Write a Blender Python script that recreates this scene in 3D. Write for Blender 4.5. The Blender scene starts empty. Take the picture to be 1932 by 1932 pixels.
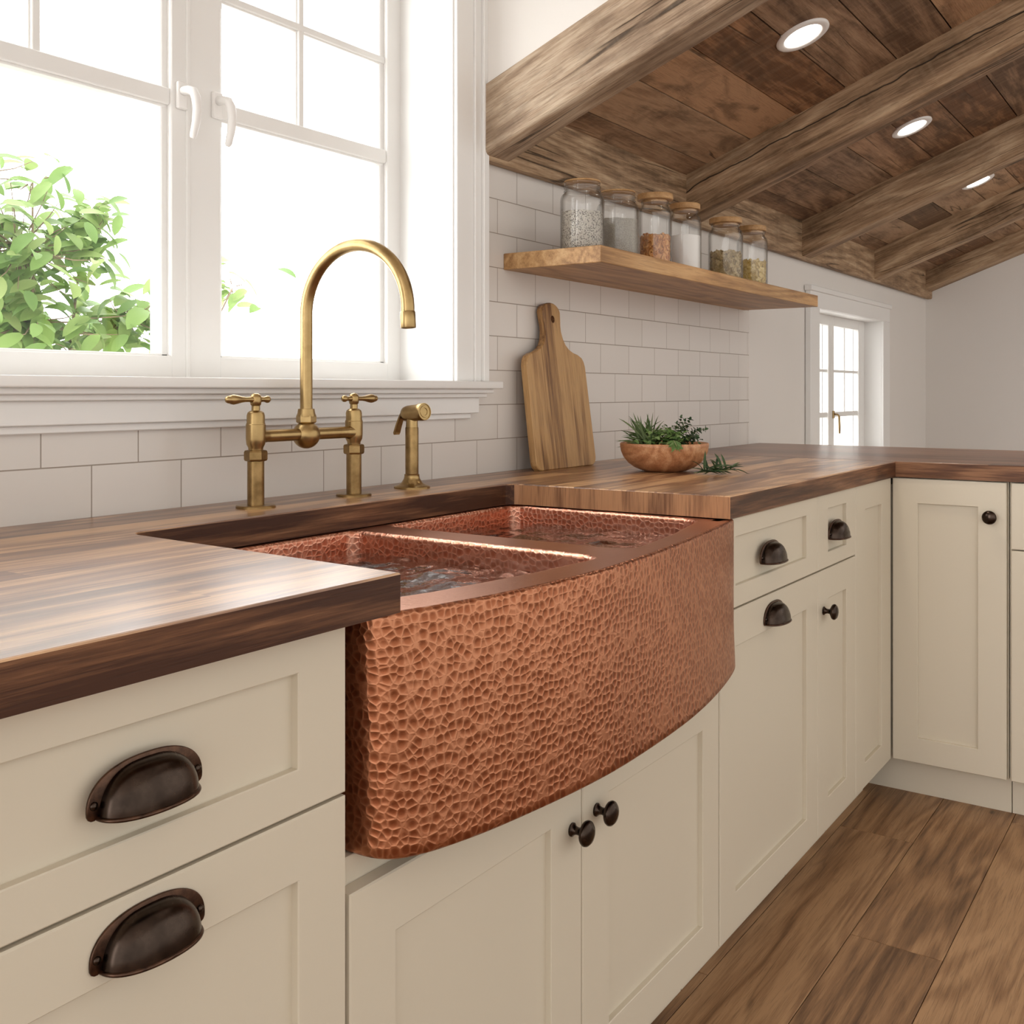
import bpy, bmesh, math, random
from mathutils import Vector, Matrix, noise
random.seed(7)
SC = bpy.context.scene
COL = SC.collection
PI = math.pi

# ------------------------------------------------------------------ mesh builder
class MB:
    def __init__(s):
        s.v = []; s.f = []; s.m = []; s.r = []; s.s = []
    def add(s, vs, fs, mat=0, rnd=None, smooth=False, M=None):
        o = len(s.v)
        if M is not None: vs = [M @ Vector(p) for p in vs]
        s.v += [tuple(p) for p in vs]
        r = random.random() if rnd is None else rnd
        for f in fs:
            s.f.append([o + i for i in f]); s.m.append(mat); s.r.append(r); s.s.append(smooth)
    def box(s, x0, x1, y0, y1, z0, z1, bev=0, seg=1, mat=0, rnd=None, M=None):
        bm = bmesh.new()
        bmesh.ops.create_cube(bm, size=1)
        for v in bm.verts:
            v.co = Vector(((x0+x1)/2 + v.co.x*(x1-x0), (y0+y1)/2 + v.co.y*(y1-y0), (z0+z1)/2 + v.co.z*(z1-z0)))
        if bev: bmesh.ops.bevel(bm, geom=bm.edges[:], offset=bev, segments=seg, affect='EDGES', profile=.6)
        bm.verts.index_update()
        s.add([v.co.copy() for v in bm.verts], [[v.index for v in f.verts] for f in bm.faces], mat, rnd, seg > 1, M)
        bm.free()
    def lathe(s, prof, n=32, mat=0, M=None, smooth=True, rnd=None, caps=True, rot=0):
        vs = []; fs = []
        for r, z in prof:
            for k in range(n):
                a = 2*PI*k/n + rot
                vs.append((r*math.cos(a), r*math.sin(a), z))
        for i in range(len(prof)-1):
            for k in range(n):
                k2 = (k+1) % n
                fs.append([i*n+k, i*n+k2, (i+1)*n+k2, (i+1)*n+k])
        if caps:
            if prof[0][0] > 1e-6: fs.append([k for k in range(n)][::-1])
            if prof[-1][0] > 1e-6: fs.append([(len(prof)-1)*n+k for k in range(n)])
        s.add(vs, fs, mat, rnd, smooth, M)
    def tube(s, pts, rad, n=12, mat=0, smooth=True, rnd=None, caps=True, M=None):
        pts = [Vector(p) for p in pts]
        if not hasattr(rad, '__len__'): rad = [rad]*len(pts)
        vs = []; fs = []
        t = (pts[1]-pts[0]).normalized()
        up = Vector((0, 0, 1)) if abs(t.z) < .9 else Vector((1, 0, 0))
        u = t.cross(up).normalized()
        for i, p in enumerate(pts):
            a = pts[max(0, i-1)]; b = pts[min(len(pts)-1, i+1)]
            t = (b-a).normalized()
            u = (u - t*u.dot(t)).normalized(); w = t.cross(u)
            for k in range(n):
                c = 2*PI*k/n
                vs.append(p + (u*math.cos(c) + w*math.sin(c))*rad[i])
        for i in range(len(pts)-1):
            for k in range(n):
                k2 = (k+1) % n
                fs.append([i*n+k, i*n+k2, (i+1)*n+k2, (i+1)*n+k])
        if caps:
            fs.append([k for k in range(n)][::-1]); fs.append([(len(pts)-1)*n+k for k in range(n)])
        s.add(vs, fs, mat, rnd, smooth, M)
    def prism(s, outline, y0, y1, bev=0, mat=0, M=None, seg=2, rnd=None):
        # outline in x,z, extruded along y
        bm = bmesh.new()
        a = [bm.verts.new((x, y0, z)) for x, z in outline]
        f = bm.faces.new(a)
        r = bmesh.ops.extrude_face_region(bm, geom=[f])
        for e in r['geom']:
            if isinstance(e, bmesh.types.BMVert): e.co.y = y1
        bmesh.ops.recalc_face_normals(bm, faces=bm.faces[:])
        if bev:
            ed = [e for e in bm.edges if len(e.link_faces) == 2 and e.calc_face_angle(0) > .9 and abs(e.verts[0].co.y-e.verts[1].co.y) < 1e-6]
            bmesh.ops.bevel(bm, geom=ed, offset=bev, segments=seg, affect='EDGES', profile=.5)
        bm.verts.index_update()
        s.add([v.co.copy() for v in bm.verts], [[v.index for v in f.verts] for f in bm.faces], mat, rnd, False, M)
        bm.free()
    def build(s, name, mats, parent=None, loc=None, rot=None, auto=None, recalc=True):
        me = bpy.data.meshes.new(name)
        me.from_pydata(s.v, [], s.f)
        if recalc:
            bm = bmesh.new(); bm.from_mesh(me)
            bmesh.ops.recalc_face_normals(bm, faces=bm.faces[:])
            bm.to_mesh(me); bm.free()
        if not isinstance(mats, (list, tuple)): mats = [mats]
        for m in mats: me.materials.append(m)
        at = me.attributes.new('rnd', 'FLOAT', 'FACE')
        for i, p in enumerate(me.polygons):
            p.material_index = s.m[i]; p.use_smooth = s.s[i] or auto is not None
            at.data[i].value = s.r[i]
        if auto is not None:
            try: me.set_sharp_from_angle(angle=math.radians(auto))
            except Exception: pass
        me.update()
        o = bpy.data.objects.new(name, me); COL.objects.link(o)
        if parent: o.parent = parent
        if loc: o.location = loc
        if rot: o.rotation_euler = rot
        return o

def tag(o, label=None, cat=None, group=None, kind=None):
    if label: o['label'] = label
    if cat: o['category'] = cat
    if group: o['group'] = group
    if kind: o['kind'] = kind
    return o
def empty(name, loc=(0, 0, 0), rotz=0, parent=None):
    o = bpy.data.objects.new(name, None); COL.objects.link(o)
    o.empty_display_size = .05
    o.location = loc; o.rotation_euler = (0, 0, rotz)
    if parent: o.parent = parent
    return o
def copy_tree(o, parent=None):
    c = o.copy(); COL.objects.link(c)
    if parent: c.parent = parent
    for ch in list(o.children): copy_tree(ch, c)
    return c
def TR(x, y, z): return Matrix.Translation((x, y, z))
def RX(a): return Matrix.Rotation(a, 4, 'X')
def RY(a): return Matrix.Rotation(a, 4, 'Y')
def RZ(a): return Matrix.Rotation(a, 4, 'Z')

# ------------------------------------------------------------------ materials
class NT:
    def __init__(s, name):
        s.mat = bpy.data.materials.new(name); s.mat.use_nodes = True
        s.t = s.mat.node_tree; s.t.nodes.clear()
        s.out = s.n('ShaderNodeOutputMaterial')
    def n(s, typ, **kw):
        nd = s.t.nodes.new(typ)
        for k, v in kw.items():
            if k.startswith('i_'):
                nd.inputs[k[2:].replace('_', ' ')].default_value = v
            else: setattr(nd, k, v)
        return nd
    def l(s, a, b): s.t.links.new(a, b)
    def math(s, op, a, b=None, clamp=False):
        nd = s.n('ShaderNodeMath', operation=op, use_clamp=clamp)
        for i, x in enumerate((a, b)):
            if x is None: continue
            if hasattr(x, 'links'): s.l(x, nd.inputs[i])
            else: nd.inputs[i].default_value = x
        return nd.outputs[0]
    def mix(s, fac, a, b, typ='MIX'):
        nd = s.n('ShaderNodeMix', data_type='RGBA', blend_type=typ)
        for k, x in ((0, fac), (6, a), (7, b)):
            if hasattr(x, 'links'): s.l(x, nd.inputs[k])
            else: nd.inputs[k].default_value = x if k == 0 else (*x, 1) if len(x) == 3 else x
        return nd.outputs[2]
    def ramp(s, fac, stops):
        nd = s.n('ShaderNodeValToRGB'); cr = nd.color_ramp
        while len(cr.elements) < len(stops): cr.elements.new(.5)
        for e, (p, c) in zip(cr.elements, stops):
            e.position = p; e.color = (*c, 1) if hasattr(c, '__len__') else (c, c, c, 1)
        s.l(fac, nd.inputs[0]); return nd.outputs[0]
    def noise(s, vec, scale=5, detail=4, rough=.5, dist=0):
        nd = s.n('ShaderNodeTexNoise'); nd.inputs['Scale'].default_value = scale
        nd.inputs['Detail'].default_value = detail; nd.inputs['Roughness'].default_value = rough
        nd.inputs['Distortion'].default_value = dist
        if vec is not None: s.l(vec, nd.inputs['Vector'])
        return nd.outputs['Fac']
    def obj(s): return s.n('ShaderNodeTexCoord').outputs['Object']
    def map(s, vec, scale=(1, 1, 1), loc=(0, 0, 0)):
        nd = s.n('ShaderNodeMapping'); nd.inputs['Scale'].default_value = scale; nd.inputs['Location'].default_value = loc
        s.l(vec, nd.inputs['Vector']); return nd.outputs[0]
    def bsdf(s, color, rough=.5, metal=0, normal=None, spec=.5, **kw):
        b = s.n('ShaderNodeBsdfPrincipled')
        for k, x in (('Base Color', color), ('Roughness', rough), ('Metallic', metal)):
            if hasattr(x, 'links'): s.l(x, b.inputs[k])
            else: b.inputs[k].default_value = (*x, 1) if hasattr(x, '__len__') else x
        b.inputs['Specular IOR Level'].default_value = spec
        for k, x in kw.items(): b.inputs[k.replace('_', ' ')].default_value = x
        if normal is not None: s.l(normal, b.inputs['Normal'])
        s.l(b.outputs[0], s.out.inputs[0]); return b
    def bump(s, h, strength=.3, dist=.002):
        nd = s.n('ShaderNodeBump'); nd.inputs['Strength'].default_value = strength; nd.inputs['Distance'].default_value = dist
        s.l(h, nd.inputs['Height']); return nd.outputs[0]
    def rnd(s): return s.n('ShaderNodeAttribute', attribute_name='rnd').outputs['Fac']

def paint(name, col, rough=.45, var=.03, bump=.04, spec=.4):
    t = NT(name); co = t.obj()
    n = t.noise(co, 3, 3)
    c = t.mix(n, tuple(x*(1-var) for x in col), tuple(min(1, x*(1+var)) for x in col))
    nb = t.bump(t.noise(co, 90, 3), bump, .001)
    t.bsdf(c, rough, 0, nb, spec)
    return t.mat

def wood(name, cols, axis='x', rough=.45, bump=.25, var=.25, fine=1., rings=1., spec=.4, stave=None, cracks=0, knots=0, coat=0, hue=None, con=1.5, stain=0, check=None, alongs=3.2, kn=1.):
    """cols: dark, mid, light. stave=(length,width): butcher-block strips"""
    t = NT(name); co = t.obj()
    swap = {'x': (0, 1, 2), 'y': (1, 0, 2), 'z': (2, 0, 1)}[axis]
    sp = t.n('ShaderNodeSeparateXYZ'); t.l(co, sp.inputs[0])
    cb = t.n('ShaderNodeCombineXYZ')
    for i, k in enumerate(swap): t.l(sp.outputs[k], cb.inputs[i])
    P = cb.outputs[0]
    r = t.rnd()
    if stave:
        L, W = stave
        row = t.math('FLOOR', t.math('DIVIDE', sp.outputs[swap[1]], W))
        wn = t.n('ShaderNodeTexWhiteNoise', noise_dimensions='1D'); t.l(row, wn.inputs['W'])
        xs = t.math('FLOOR', t.math('ADD', t.math('DIVIDE', sp.outputs[swap[0]], L), t.math('MULTIPLY', wn.outputs['Value'], 7.3)))
        cc = t.n('ShaderNodeCombineXYZ'); t.l(row, cc.inputs[0]); t.l(xs, cc.inputs[1])
        wn2 = t.n('ShaderNodeTexWhiteNoise', noise_dimensions='2D'); t.l(cc.outputs[0], wn2.inputs['Vector'])
        r = wn2.outputs['Value']
    off = t.n('ShaderNodeCombineXYZ')
    t.l(t.math('MULTIPLY', r, 31.7), off.inputs[0]); t.l(t.math('MULTIPLY', r, 17.3), off.inputs[1]); t.l(t.math('MULTIPLY', r, 5.1), off.inputs[2])
    va = t.n('ShaderNodeVectorMath', operation='ADD'); t.l(P, va.inputs[0]); t.l(off.outputs[0], va.inputs[1]); P = va.outputs[0]
    streak = t.noise(t.map(P, (alongs, 85*fine, 85*fine)), 1.6, 7, .66, .3)
    pores = t.ramp(t.noise(t.map(P, (14, 420, 420)), 1.2, 2, .5), [(.34, 0.), (.46, 1.)])
    broad = t.noise(t.map(P, (1.3, 9, 9)), 1., 4, .55, .8)
    ringv = t.math('SINE', t.math('MULTIPLY', t.noise(t.map(P, (1.0, 7, 7)), 1.0, 2, .45, .35), 46*rings))
    ringv = t.math('ADD', t.math('MULTIPLY', ringv, .5), .5)
    g = t.math('ADD', t.math('MULTIPLY', streak, .5), t.math('ADD', t.math('MULTIPLY', broad, .42), t.math('MULTIPLY', ringv, .12)))
    g = t.math('ADD', g, t.math('MULTIPLY', t.math('SUBTRACT', r, .5), var))
    col = t.ramp(g, [(.52-.20/con, cols[0]), (.52, cols[1]), (.52+.20/con, cols[2])])
    col = t.mix(t.math('MULTIPLY', t.math('SUBTRACT', 1., pores), .28), col, tuple(x*.45 for x in cols[0]))
    if hue:
        wh = t.n('ShaderNodeTexWhiteNoise', noise_dimensions='1D'); t.l(t.math('MULTIPLY', r, 91.7), wh.inputs['W'])
        hm = t.ramp(wh.outputs['Value'], [(.0, hue[0]), (.5, hue[1]), (1., hue[2])])
        col = t.mix(1., col, hm, 'MULTIPLY')
    h = t.math('ADD', t.math('MULTIPLY', streak, .75), t.math('MULTIPLY', pores, .25))
    if cracks:
        cr = t.noise(t.map(P, (.8, 17, 17)), 1.0, 2, .4, .25)
        k = t.ramp(t.math('ABSOLUTE', t.math('SUBTRACT', cr, .47)), [(.0035, 1.), (.010, 0.)])
        ms = t.ramp(t.noise(t.map(P, (1.7, 8, 8)), 1.3, 1), [(.52, 0.), (.60, 1.)])
        k = t.math('MULTIPLY', k, ms)
        col = t.mix(t.math('MULTIPLY', k, cracks), col, tuple(x*.22 for x in cols[0]))
        h = t.math('SUBTRACT', h, t.math('MULTIPLY', k, 1.5))
    if knots:
        vo = t.n('ShaderNodeTexVoronoi'); vo.inputs['Scale'].default_value = 1.
        t.l(t.map(P, (2.6*kn, 6.5*kn, 6.5*kn)), vo.inputs['Vector'])
        k = t.ramp(t.math('ADD', vo.outputs['Distance'], t.math('MULTIPLY', t.noise(P, 60, 2), .12)), [(.085, 1.), (.17, 0.)])
        sc = t.n('ShaderNodeSeparateColor'); t.l(vo.outputs['Color'], sc.inputs[0])
        k = t.math('MULTIPLY', k, t.ramp(sc.outputs[0], [(.55, 0.), (.60, 1.)]))
        col = t.mix(t.math('MULTIPLY', k, knots), col, tuple(x*.3 for x in cols[0]))
    if stain:
        st = t.ramp(t.noise(t.map(P, (4.5, 11, 11)), 1.0, 5, .62, .6), [(.50, 0.), (.64, 1.)])
        col = t.mix(t.math('MULTIPLY', st, stain), col, tuple(x*.55 for x in cols[0]))
        sw = t.noise(t.map(P, (60, 5, 5)), 1.0, 2, .5, .4)
        col = t.mix(t.math('MULTIPLY', t.ramp(sw, [(.45, 0.), (.75, 1.)]), .30*stain), col, cols[2])
    if check is not None:
        wv = t.n('ShaderNodeTexNoise', noise_dimensions='1D'); t.l(t.math('MULTIPLY', sp.outputs[0], 1.1), wv.inputs['W']); wv.inputs['Detail'].default_value = 3
        dz = t.math('ABSOLUTE', t.math('SUBTRACT', t.math('SUBTRACT', sp.outputs[2], check), t.math('MULTIPLY', t.math('SUBTRACT', wv.outputs['Fac'], .5), .035)))
        k = t.ramp(t.math('MULTIPLY', dz, 100.), [(.10, 1.), (.26, 0.)])
        col = t.mix(t.math('MULTIPLY', k, .9), col, (.012, .008, .006)); h = t.math('SUBTRACT', h, t.math('MULTIPLY', k, 1.5))
    nb = t.bump(h, bump, .003)
    rr = t.math('ADD', t.math('MULTIPLY', streak, .12), rough-.06)
    b = t.bsdf(col, rr, 0, nb, spec)
    if coat: b.inputs['Coat Weight'].default_value = coat; b.inputs['Coat Roughness'].default_value = rough*.8
    return t.mat

M = {}
M['white'] = paint('white_gloss_paint', (.85, .84, .82), .38)
M['wall'] = paint('warm_white_wall_paint', (.78, .745, .705), .7, .02)
M['cream'] = paint('cream_cabinet_paint', (.655, .59, .475), .42, .015, .03)
M['carcass'] = paint('cabinet_gap_paint', (.50, .44, .36), .6, .02)
M['dark'] = paint('dark_void', (.02, .018, .016), .8)
W3 = ((.20, .088, .044), (.31, .148, .078), (.46, .245, .135))
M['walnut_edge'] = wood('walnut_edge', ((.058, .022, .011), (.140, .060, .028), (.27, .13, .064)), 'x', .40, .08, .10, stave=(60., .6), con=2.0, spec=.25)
M['walnut'] = wood('walnut_block', ((.115, .046, .020), (.275, .130, .058), (.60, .345, .165)), 'x', .34, .05, .20, stave=(2.7, .058), spec=.8, coat=.30, con=1.45)
M['walnut_y'] = wood('walnut_block_across', ((.10, .045, .026), (.165, .078, .046), (.27, .14, .085)), 'y', .30, .06, .25, stave=(1.3, .09), spec=.5)
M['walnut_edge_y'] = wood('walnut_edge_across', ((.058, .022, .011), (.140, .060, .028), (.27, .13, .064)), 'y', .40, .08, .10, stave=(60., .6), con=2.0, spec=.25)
M['walnut_end'] = wood('walnut_end_grain', ((.085, .035, .017), (.20, .09, .042), (.42, .21, .10)), 'z', .38, .12, .6, stave=(9., .045), spec=.4)
M['oak'] = wood('oak_shelf', ((.30, .155, .062), (.49, .28, .118), (.62, .39, .19)), 'x', .45, .12, .05, rings=1.5, con=1.4)
M['board'] = wood('acacia_board', ((.15, .066, .024), (.36, .195, .074), (.52, .31, .13)), 'z', .45, .10, .30, stave=(3., .055), con=2.0)
M['bowlwood'] = wood('turned_bowl_wood', ((.26, .10, .04), (.46, .21, .095), (.64, .36, .19)), 'x', .4, .03, .05, fine=.8, rings=1.6, con=1.15)
M['lidwood'] = wood('jar_lid_wood', ((.40, .22, .09), (.52, .30, .13), (.62, .38, .18)), 'x', .5, .05, .1)
HU = ((1.1, .98, .92), (1, 1, 1), (.82, .86, .95))
BC3 = ((.165, .098, .052), (.375, .240, .138), (.57, .41, .26))
M['beam'] = wood('reclaimed_beam', BC3, 'x', .6, .65, .10, fine=.9, cracks=.85, knots=.75, spec=.3, con=1.45, stain=.35, alongs=6)
M['beam_check'] = wood('reclaimed_checked_beam', BC3, 'x', .6, .65, .10, fine=.9, cracks=.85, knots=.5, spec=.3, con=1.45, stain=.35, alongs=6, check=-.045)
M['beam_sunlit'] = wood('sunlit_toned_beam', ((.19, .12, .073), (.40, .285, .19), (.58, .46, .335)), 'x', .55, .65, .10, fine=.9, cracks=.85, knots=.4, spec=.35, con=1.4, stain=.3, alongs=6)  # daylight on the first rafter put into the colour as paler wood
M['plank'] = wood('reclaimed_ceiling_plank', ((.15, .088, .051), (.315, .195, .117), (.46, .305, .19)), 'x', .65, .5, .36, fine=.8, cracks=.75, knots=.8, spec=.25, hue=((1.10, .94, .80), (1, .98, .96), (.84, .84, .86)), con=1.5, stain=.6, alongs=6)
M['floor'] = wood('oak_floor', ((.105, .050, .022), (.262, .140, .066), (.41, .24, .122)), 'x', .45, .12, .18, fine=.7, rings=1.3, knots=1., kn=1.9, cracks=.3, spec=.35, con=1.3)

def tile_mat():
    t = NT('white_subway_tile'); co = t.obj()
    sp = t.n('ShaderNodeSeparateXYZ'); t.l(co, sp.inputs[0])
    cb = t.n('ShaderNodeCombineXYZ'); t.l(sp.outputs[0], cb.inputs[0]); t.l(sp.outputs[2], cb.inputs[1])
    br = t.n('ShaderNodeTexBrick', offset=.5, offset_frequency=2)
    t.l(t.map(cb.outputs[0], (1, 1, 1), (-.9298+.163*8, -.988+.0805*40, 0)), br.inputs['Vector'])
    br.inputs['Scale'].default_value = 1; br.inputs['Brick Width'].default_value = .1632; br.inputs['Row Height'].default_value = .0805
    br.inputs['Mortar Size'].default_value = .0011; br.inputs['Mortar Smooth'].default_value = .15; br.inputs['Bias'].default_value = 0
    br.inputs['Color1'].default_value = (.76, .72, .68, 1); br.inputs['Color2'].default_value = (.72, .68, .635, 1); br.inputs['Mortar'].default_value = (.36, .31, .265, 1)
    h = t.math('ADD', t.math('MULTIPLY', br.outputs['Fac'], -1.), t.math('MULTIPLY', t.noise(co, 9, 2), .22))
    rough = t.math('ADD', t.math('MULTIPLY', br.outputs['Fac'], .5), .22)
    t.bsdf(br.outputs['Color'], rough, 0, t.bump(h, .45, .0012), .45)
    return t.mat
M['tile'] = tile_mat()

def hammered(name, scale, strength, rough, lo, hi, edge_c, ridge, rnd=.7):
    t = NT(name); co = t.obj()
    wob = t.n('ShaderNodeTexNoise'); wob.inputs['Scale'].default_value = 9; t.l(co, wob.inputs['Vector'])
    vm = t.n('ShaderNodeVectorMath', operation='MULTIPLY_ADD'); t.l(wob.outputs['Color'], vm.inputs[0]); vm.inputs[1].default_value = (.012,)*3; t.l(co, vm.inputs[2])
    vo = t.n('ShaderNodeTexVoronoi', feature='F1'); vo.inputs['Scale'].default_value = scale; vo.inputs['Randomness'].default_value = rnd
    ve = t.n('ShaderNodeTexVoronoi', feature='DISTANCE_TO_EDGE'); ve.inputs['Scale'].default_value = scale; ve.inputs['Randomness'].default_value = rnd
    t.l(vm.outputs[0], vo.inputs['Vector']); t.l(vm.outputs[0], ve.inputs['Vector'])
    hd = t.ramp(vo.outputs['Distance'], [(.0, 0.), (.20, .09), (.38, .45), (.54, .88), (.72, 1.)])
    he = t.ramp(ve.outputs['Distance'], [(.0, 1.), (.06, .70), (.13, .22), (.24, .0)])
    h = t.math('ADD', t.math('MULTIPLY', hd, 1-ridge), t.math('MULTIPLY', he, ridge))
    col = t.mix(t.noise(co, 7, 4), lo, hi)
    col = t.mix(t.math('MULTIPLY', t.math('ADD', t.math('MULTIPLY', he, .55), t.math('MULTIPLY', t.ramp(hd, [(.3, 0.), (1., 1.)]), .45)), .62), col, edge_c)
    t.bsdf(col, rough, 1., t.bump(h, strength, .0022))
    return t.mat
M['copper'] = hammered('hammered_copper', 100, .36, .34, (.26, .080, .036), (.385, .138, .065), (.68, .32, .18), .25, .74)
M['copper_in'] = hammered('hammered_copper_basin', 98, .24, .33, (.47, .175, .105), (.60, .255, .16), (.85, .50, .36), .6, .72)
def brushed():
    t = NT('copper_rim'); co = t.obj()
    n = t.noise(co, 120, 5, .6); p = t.noise(co, 9, 3)
    t.bsdf(t.mix(p, (.52, .22, .13), (.68, .33, .21)), .30, 1., t.bump(n, .30, .0015))
    return t.mat
M['copper_rim'] = brushed()
def metal(name, a, b, rough, sc=25, bump=.03):
    t = NT(name); co = t.obj(); n = t.noise(co, sc, 5, .6)
    t.bsdf(t.mix(t.ramp(n, [(.3, 0.), (.7, 1.)]), a, b), t.math('ADD', t.math('MULTIPLY', n, .15), rough-.07), 1., t.bump(t.noise(co, 300, 2), bump, .0005))
    return t.mat
M['brass'] = metal('aged_brass', (.32, .212, .088), (.47, .33, .152), .30)
M['brass_dark'] = metal('tarnished_brass', (.20, .125, .05), (.40, .265, .115), .33, 35)
M['bronze'] = metal('oil_rubbed_bronze', (.034, .024, .019), (.075, .053, .041), .26, 40)
M['bronze_edge'] = metal('worn_bronze_edge', (.045, .029, .022), (.13, .072, .048), .30, 90)
M['plastic'] = paint('white_plastic', (.86, .84, .82), .3, .01, .0)

def schlick(t, f0, normal=None):
    ge = t.n('ShaderNodeNewGeometry'); dp = t.n('ShaderNodeVectorMath', operation='DOT_PRODUCT')
    t.l(ge.outputs['Incoming'], dp.inputs[0]); t.l(normal if normal is not None else ge.outputs['Normal'], dp.inputs[1])
    a = t.math('SUBTRACT', 1., t.math('ABSOLUTE', dp.outputs['Value']), True)
    return a, t.math('ADD', t.math('MULTIPLY', t.math('POWER', a, 5.), 1-f0), f0)
def glass(name, tint=(1, 1, 1), edge=(.8, .82, .8), f=1.45, rough=.01):
    t = NT(name)
    a, fr = schlick(t, f)
    tr = t.n('ShaderNodeBsdfTransparent')
    t.l(t.mix(t.ramp(a, [(.35, 0.), (1., 1.)]), tint, edge), tr.inputs[0])
    gl = t.n('ShaderNodeBsdfGlossy'); gl.inputs['Roughness'].default_value = rough
    mx = t.n('ShaderNodeMixShader'); t.l(fr, mx.inputs[0]); t.l(tr.outputs[0], mx.inputs[1]); t.l(gl.outputs[0], mx.inputs[2])
    t.l(mx.outputs[0], t.out.inputs[0]); return t.mat
M['pane'] = glass('window_glass', (1, 1, 1), (.95, .97, .96), .02)
M['jar'] = glass('jar_glass', (.994, .994, .99), (.66, .65, .63), .045)
def water_mat():
    t = NT('clear_water'); co = t.obj()
    nb = t.bump(t.noise(t.map(co, (1, 1.0, 1)), 55, 3, .5, .8), .35, .004)
    a, fr = schlick(t, .085, nb)
    tr = t.n('ShaderNodeBsdfTransparent'); tr.inputs[0].default_value = (.58, .58, .58, 1)
    gl = t.n('ShaderNodeBsdfGlossy'); gl.inputs['Roughness'].default_value = .03; t.l(nb, gl.inputs['Normal']); gl.inputs['Color'].default_value = (.95, .97, 1, 1)
    mx = t.n('ShaderNodeMixShader'); t.l(fr, mx.inputs[0]); t.l(tr.outputs[0], mx.inputs[1]); t.l(gl.outputs[0], mx.inputs[2])
    t.l(mx.outputs[0], t.out.inputs[0]); return t.mat
M['water'] = water_mat()
def emis(name, col, s):
    t = NT(name); e = t.n('ShaderNodeEmission'); e.inputs[0].default_value = (*col, 1); e.inputs[1].default_value = s
    t.l(e.outputs[0], t.out.inputs[0]); return t.mat
M['lamp'] = emis('downlight_lens', (1, .94, .86), 14)
def leaf(name, a, b, c, trans=.35, rough=.5):
    t = NT(name); r = t.rnd()
    wn = t.n('ShaderNodeTexWhiteNoise', noise_dimensions='1D'); t.l(t.math('MULTIPLY', r, 77.), wn.inputs['W'])
    col = t.ramp(wn.outputs['Value'], [(0, a), (.5, b), (1., c)])
    p = t.n('ShaderNodeBsdfPrincipled'); t.l(col, p.inputs['Base Color']); p.inputs['Roughness'].default_value = rough; p.inputs['Specular IOR Level'].default_value = .3
    tl = t.n('ShaderNodeBsdfTranslucent'); t.l(col, tl.inputs[0])
    mx = t.n('ShaderNodeMixShader'); mx.inputs[0].default_value = trans
    t.l(p.outputs[0], mx.inputs[1]); t.l(tl.outputs[0], mx.inputs[2]); t.l(mx.outputs[0], t.out.inputs[0]); return t.mat
M['leaf'] = leaf('shrub_leaf', (.13, .23, .065), (.22, .34, .10), (.32, .40, .16))
M['stem'] = paint('shrub_bark', (.26, .19, .13), .8)
M['herb_long'] = leaf('long_herb_leaf', (.042, .080, .022), (.080, .130, .040), (.15, .20, .085), .2)
M['herb_mid'] = leaf('bright_herb_leaf', (.065, .14, .032), (.12, .215, .055), (.22, .31, .11), .2)
M['herb_dark'] = leaf('dark_herb_leaf', (.020, .046, .018), (.036, .074, .026), (.065, .11, .042), .15)
M['herb_stem'] = paint('herb_stem', (.20, .22, .09), .6)
def grains(name, a, b, scale, rough=.8, thr=(.35, .5)):
    t = NT(name); co = t.obj()
    vo = t.n('ShaderNodeTexVoronoi'); vo.inputs['Scale'].default_value = scale; t.l(co, vo.inputs['Vector'])
    sp = t.n('ShaderNodeSeparateColor'); t.l(vo.outputs['Color'], sp.inputs[0])
    t.bsdf(t.ramp(sp.outputs[0], [(thr[0], a), (thr[1], b)]), rough, 0, t.bump(vo.outputs['Distance'], .8, .003)); return t.mat
M['seeds'] = grains('speckled_seeds', (.20, .17, .14), (.66, .61, .53), 430, .8, (.15, .42))
M['flour'] = grains('grey_beige_meal', (.40, .36, .30), (.50, .46, .39), 500, .9, (.2, .8))
M['sugar'] = paint('white_sugar', (.92, .90, .88), .8)
M['crunch'] = leaf('orange_brown_crisps', (.48, .19, .045), (.66, .29, .08), (.80, .43, .16), .0, .5)
M['oats'] = leaf('brown_green_flakes', (.27, .18, .065), (.44, .32, .14), (.60, .47, .26), .0, .6)
M['flakes'] = leaf('golden_flakes', (.50, .33, .08), (.68, .50, .17), (.82, .66, .32), .0, .6)
M['soil'] = paint('pale_gravel', (.55, .53, .50), .9, .2)

# ------------------------------------------------------------------ dimensions
ZC, ZB = .91, .868            # worktop top and underside
XF = 6.258                    # far wall
S_T = .387; TH = math.atan(S_T); cT, sT = math.cos(TH), math.sin(TH)

# ------------------------------------------------------------------ the room
b = MB(); random.seed(3)
row_y = [-.004] + [-.255+.1767*k*-1 for k in range(-1, 0)]
edges = [.0 + .006, -.078, -.255, -.4315, -.608, -.7855, -.9625] + [-.9625-.177*k for k in range(1, 20)]
offs = {4: 2.635, 5: 2.120, 3: 1.819, 6: 2.90}
for i in range(len(edges)-1):
    o = offs.get(i, random.uniform(0, 1.8))
    x = o - 1.62*4
    while x < XF+.2:
        L = 1.62
        x0, x1 = max(x, -3.), min(x+L, XF+.1)
        if x1-x0 > .02: b.box(x0+.0006, x1-.0006, edges[i+1]+.0007, edges[i]-.0007, -.02, 0, .0008)
        x += L
b.box(-3, XF+.1, edges[-1], .006, -.06, -.021, mat=1)
fl = b.build('floor', [M['floor'], M['dark']]); fl['kind'] = 'structure'

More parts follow.
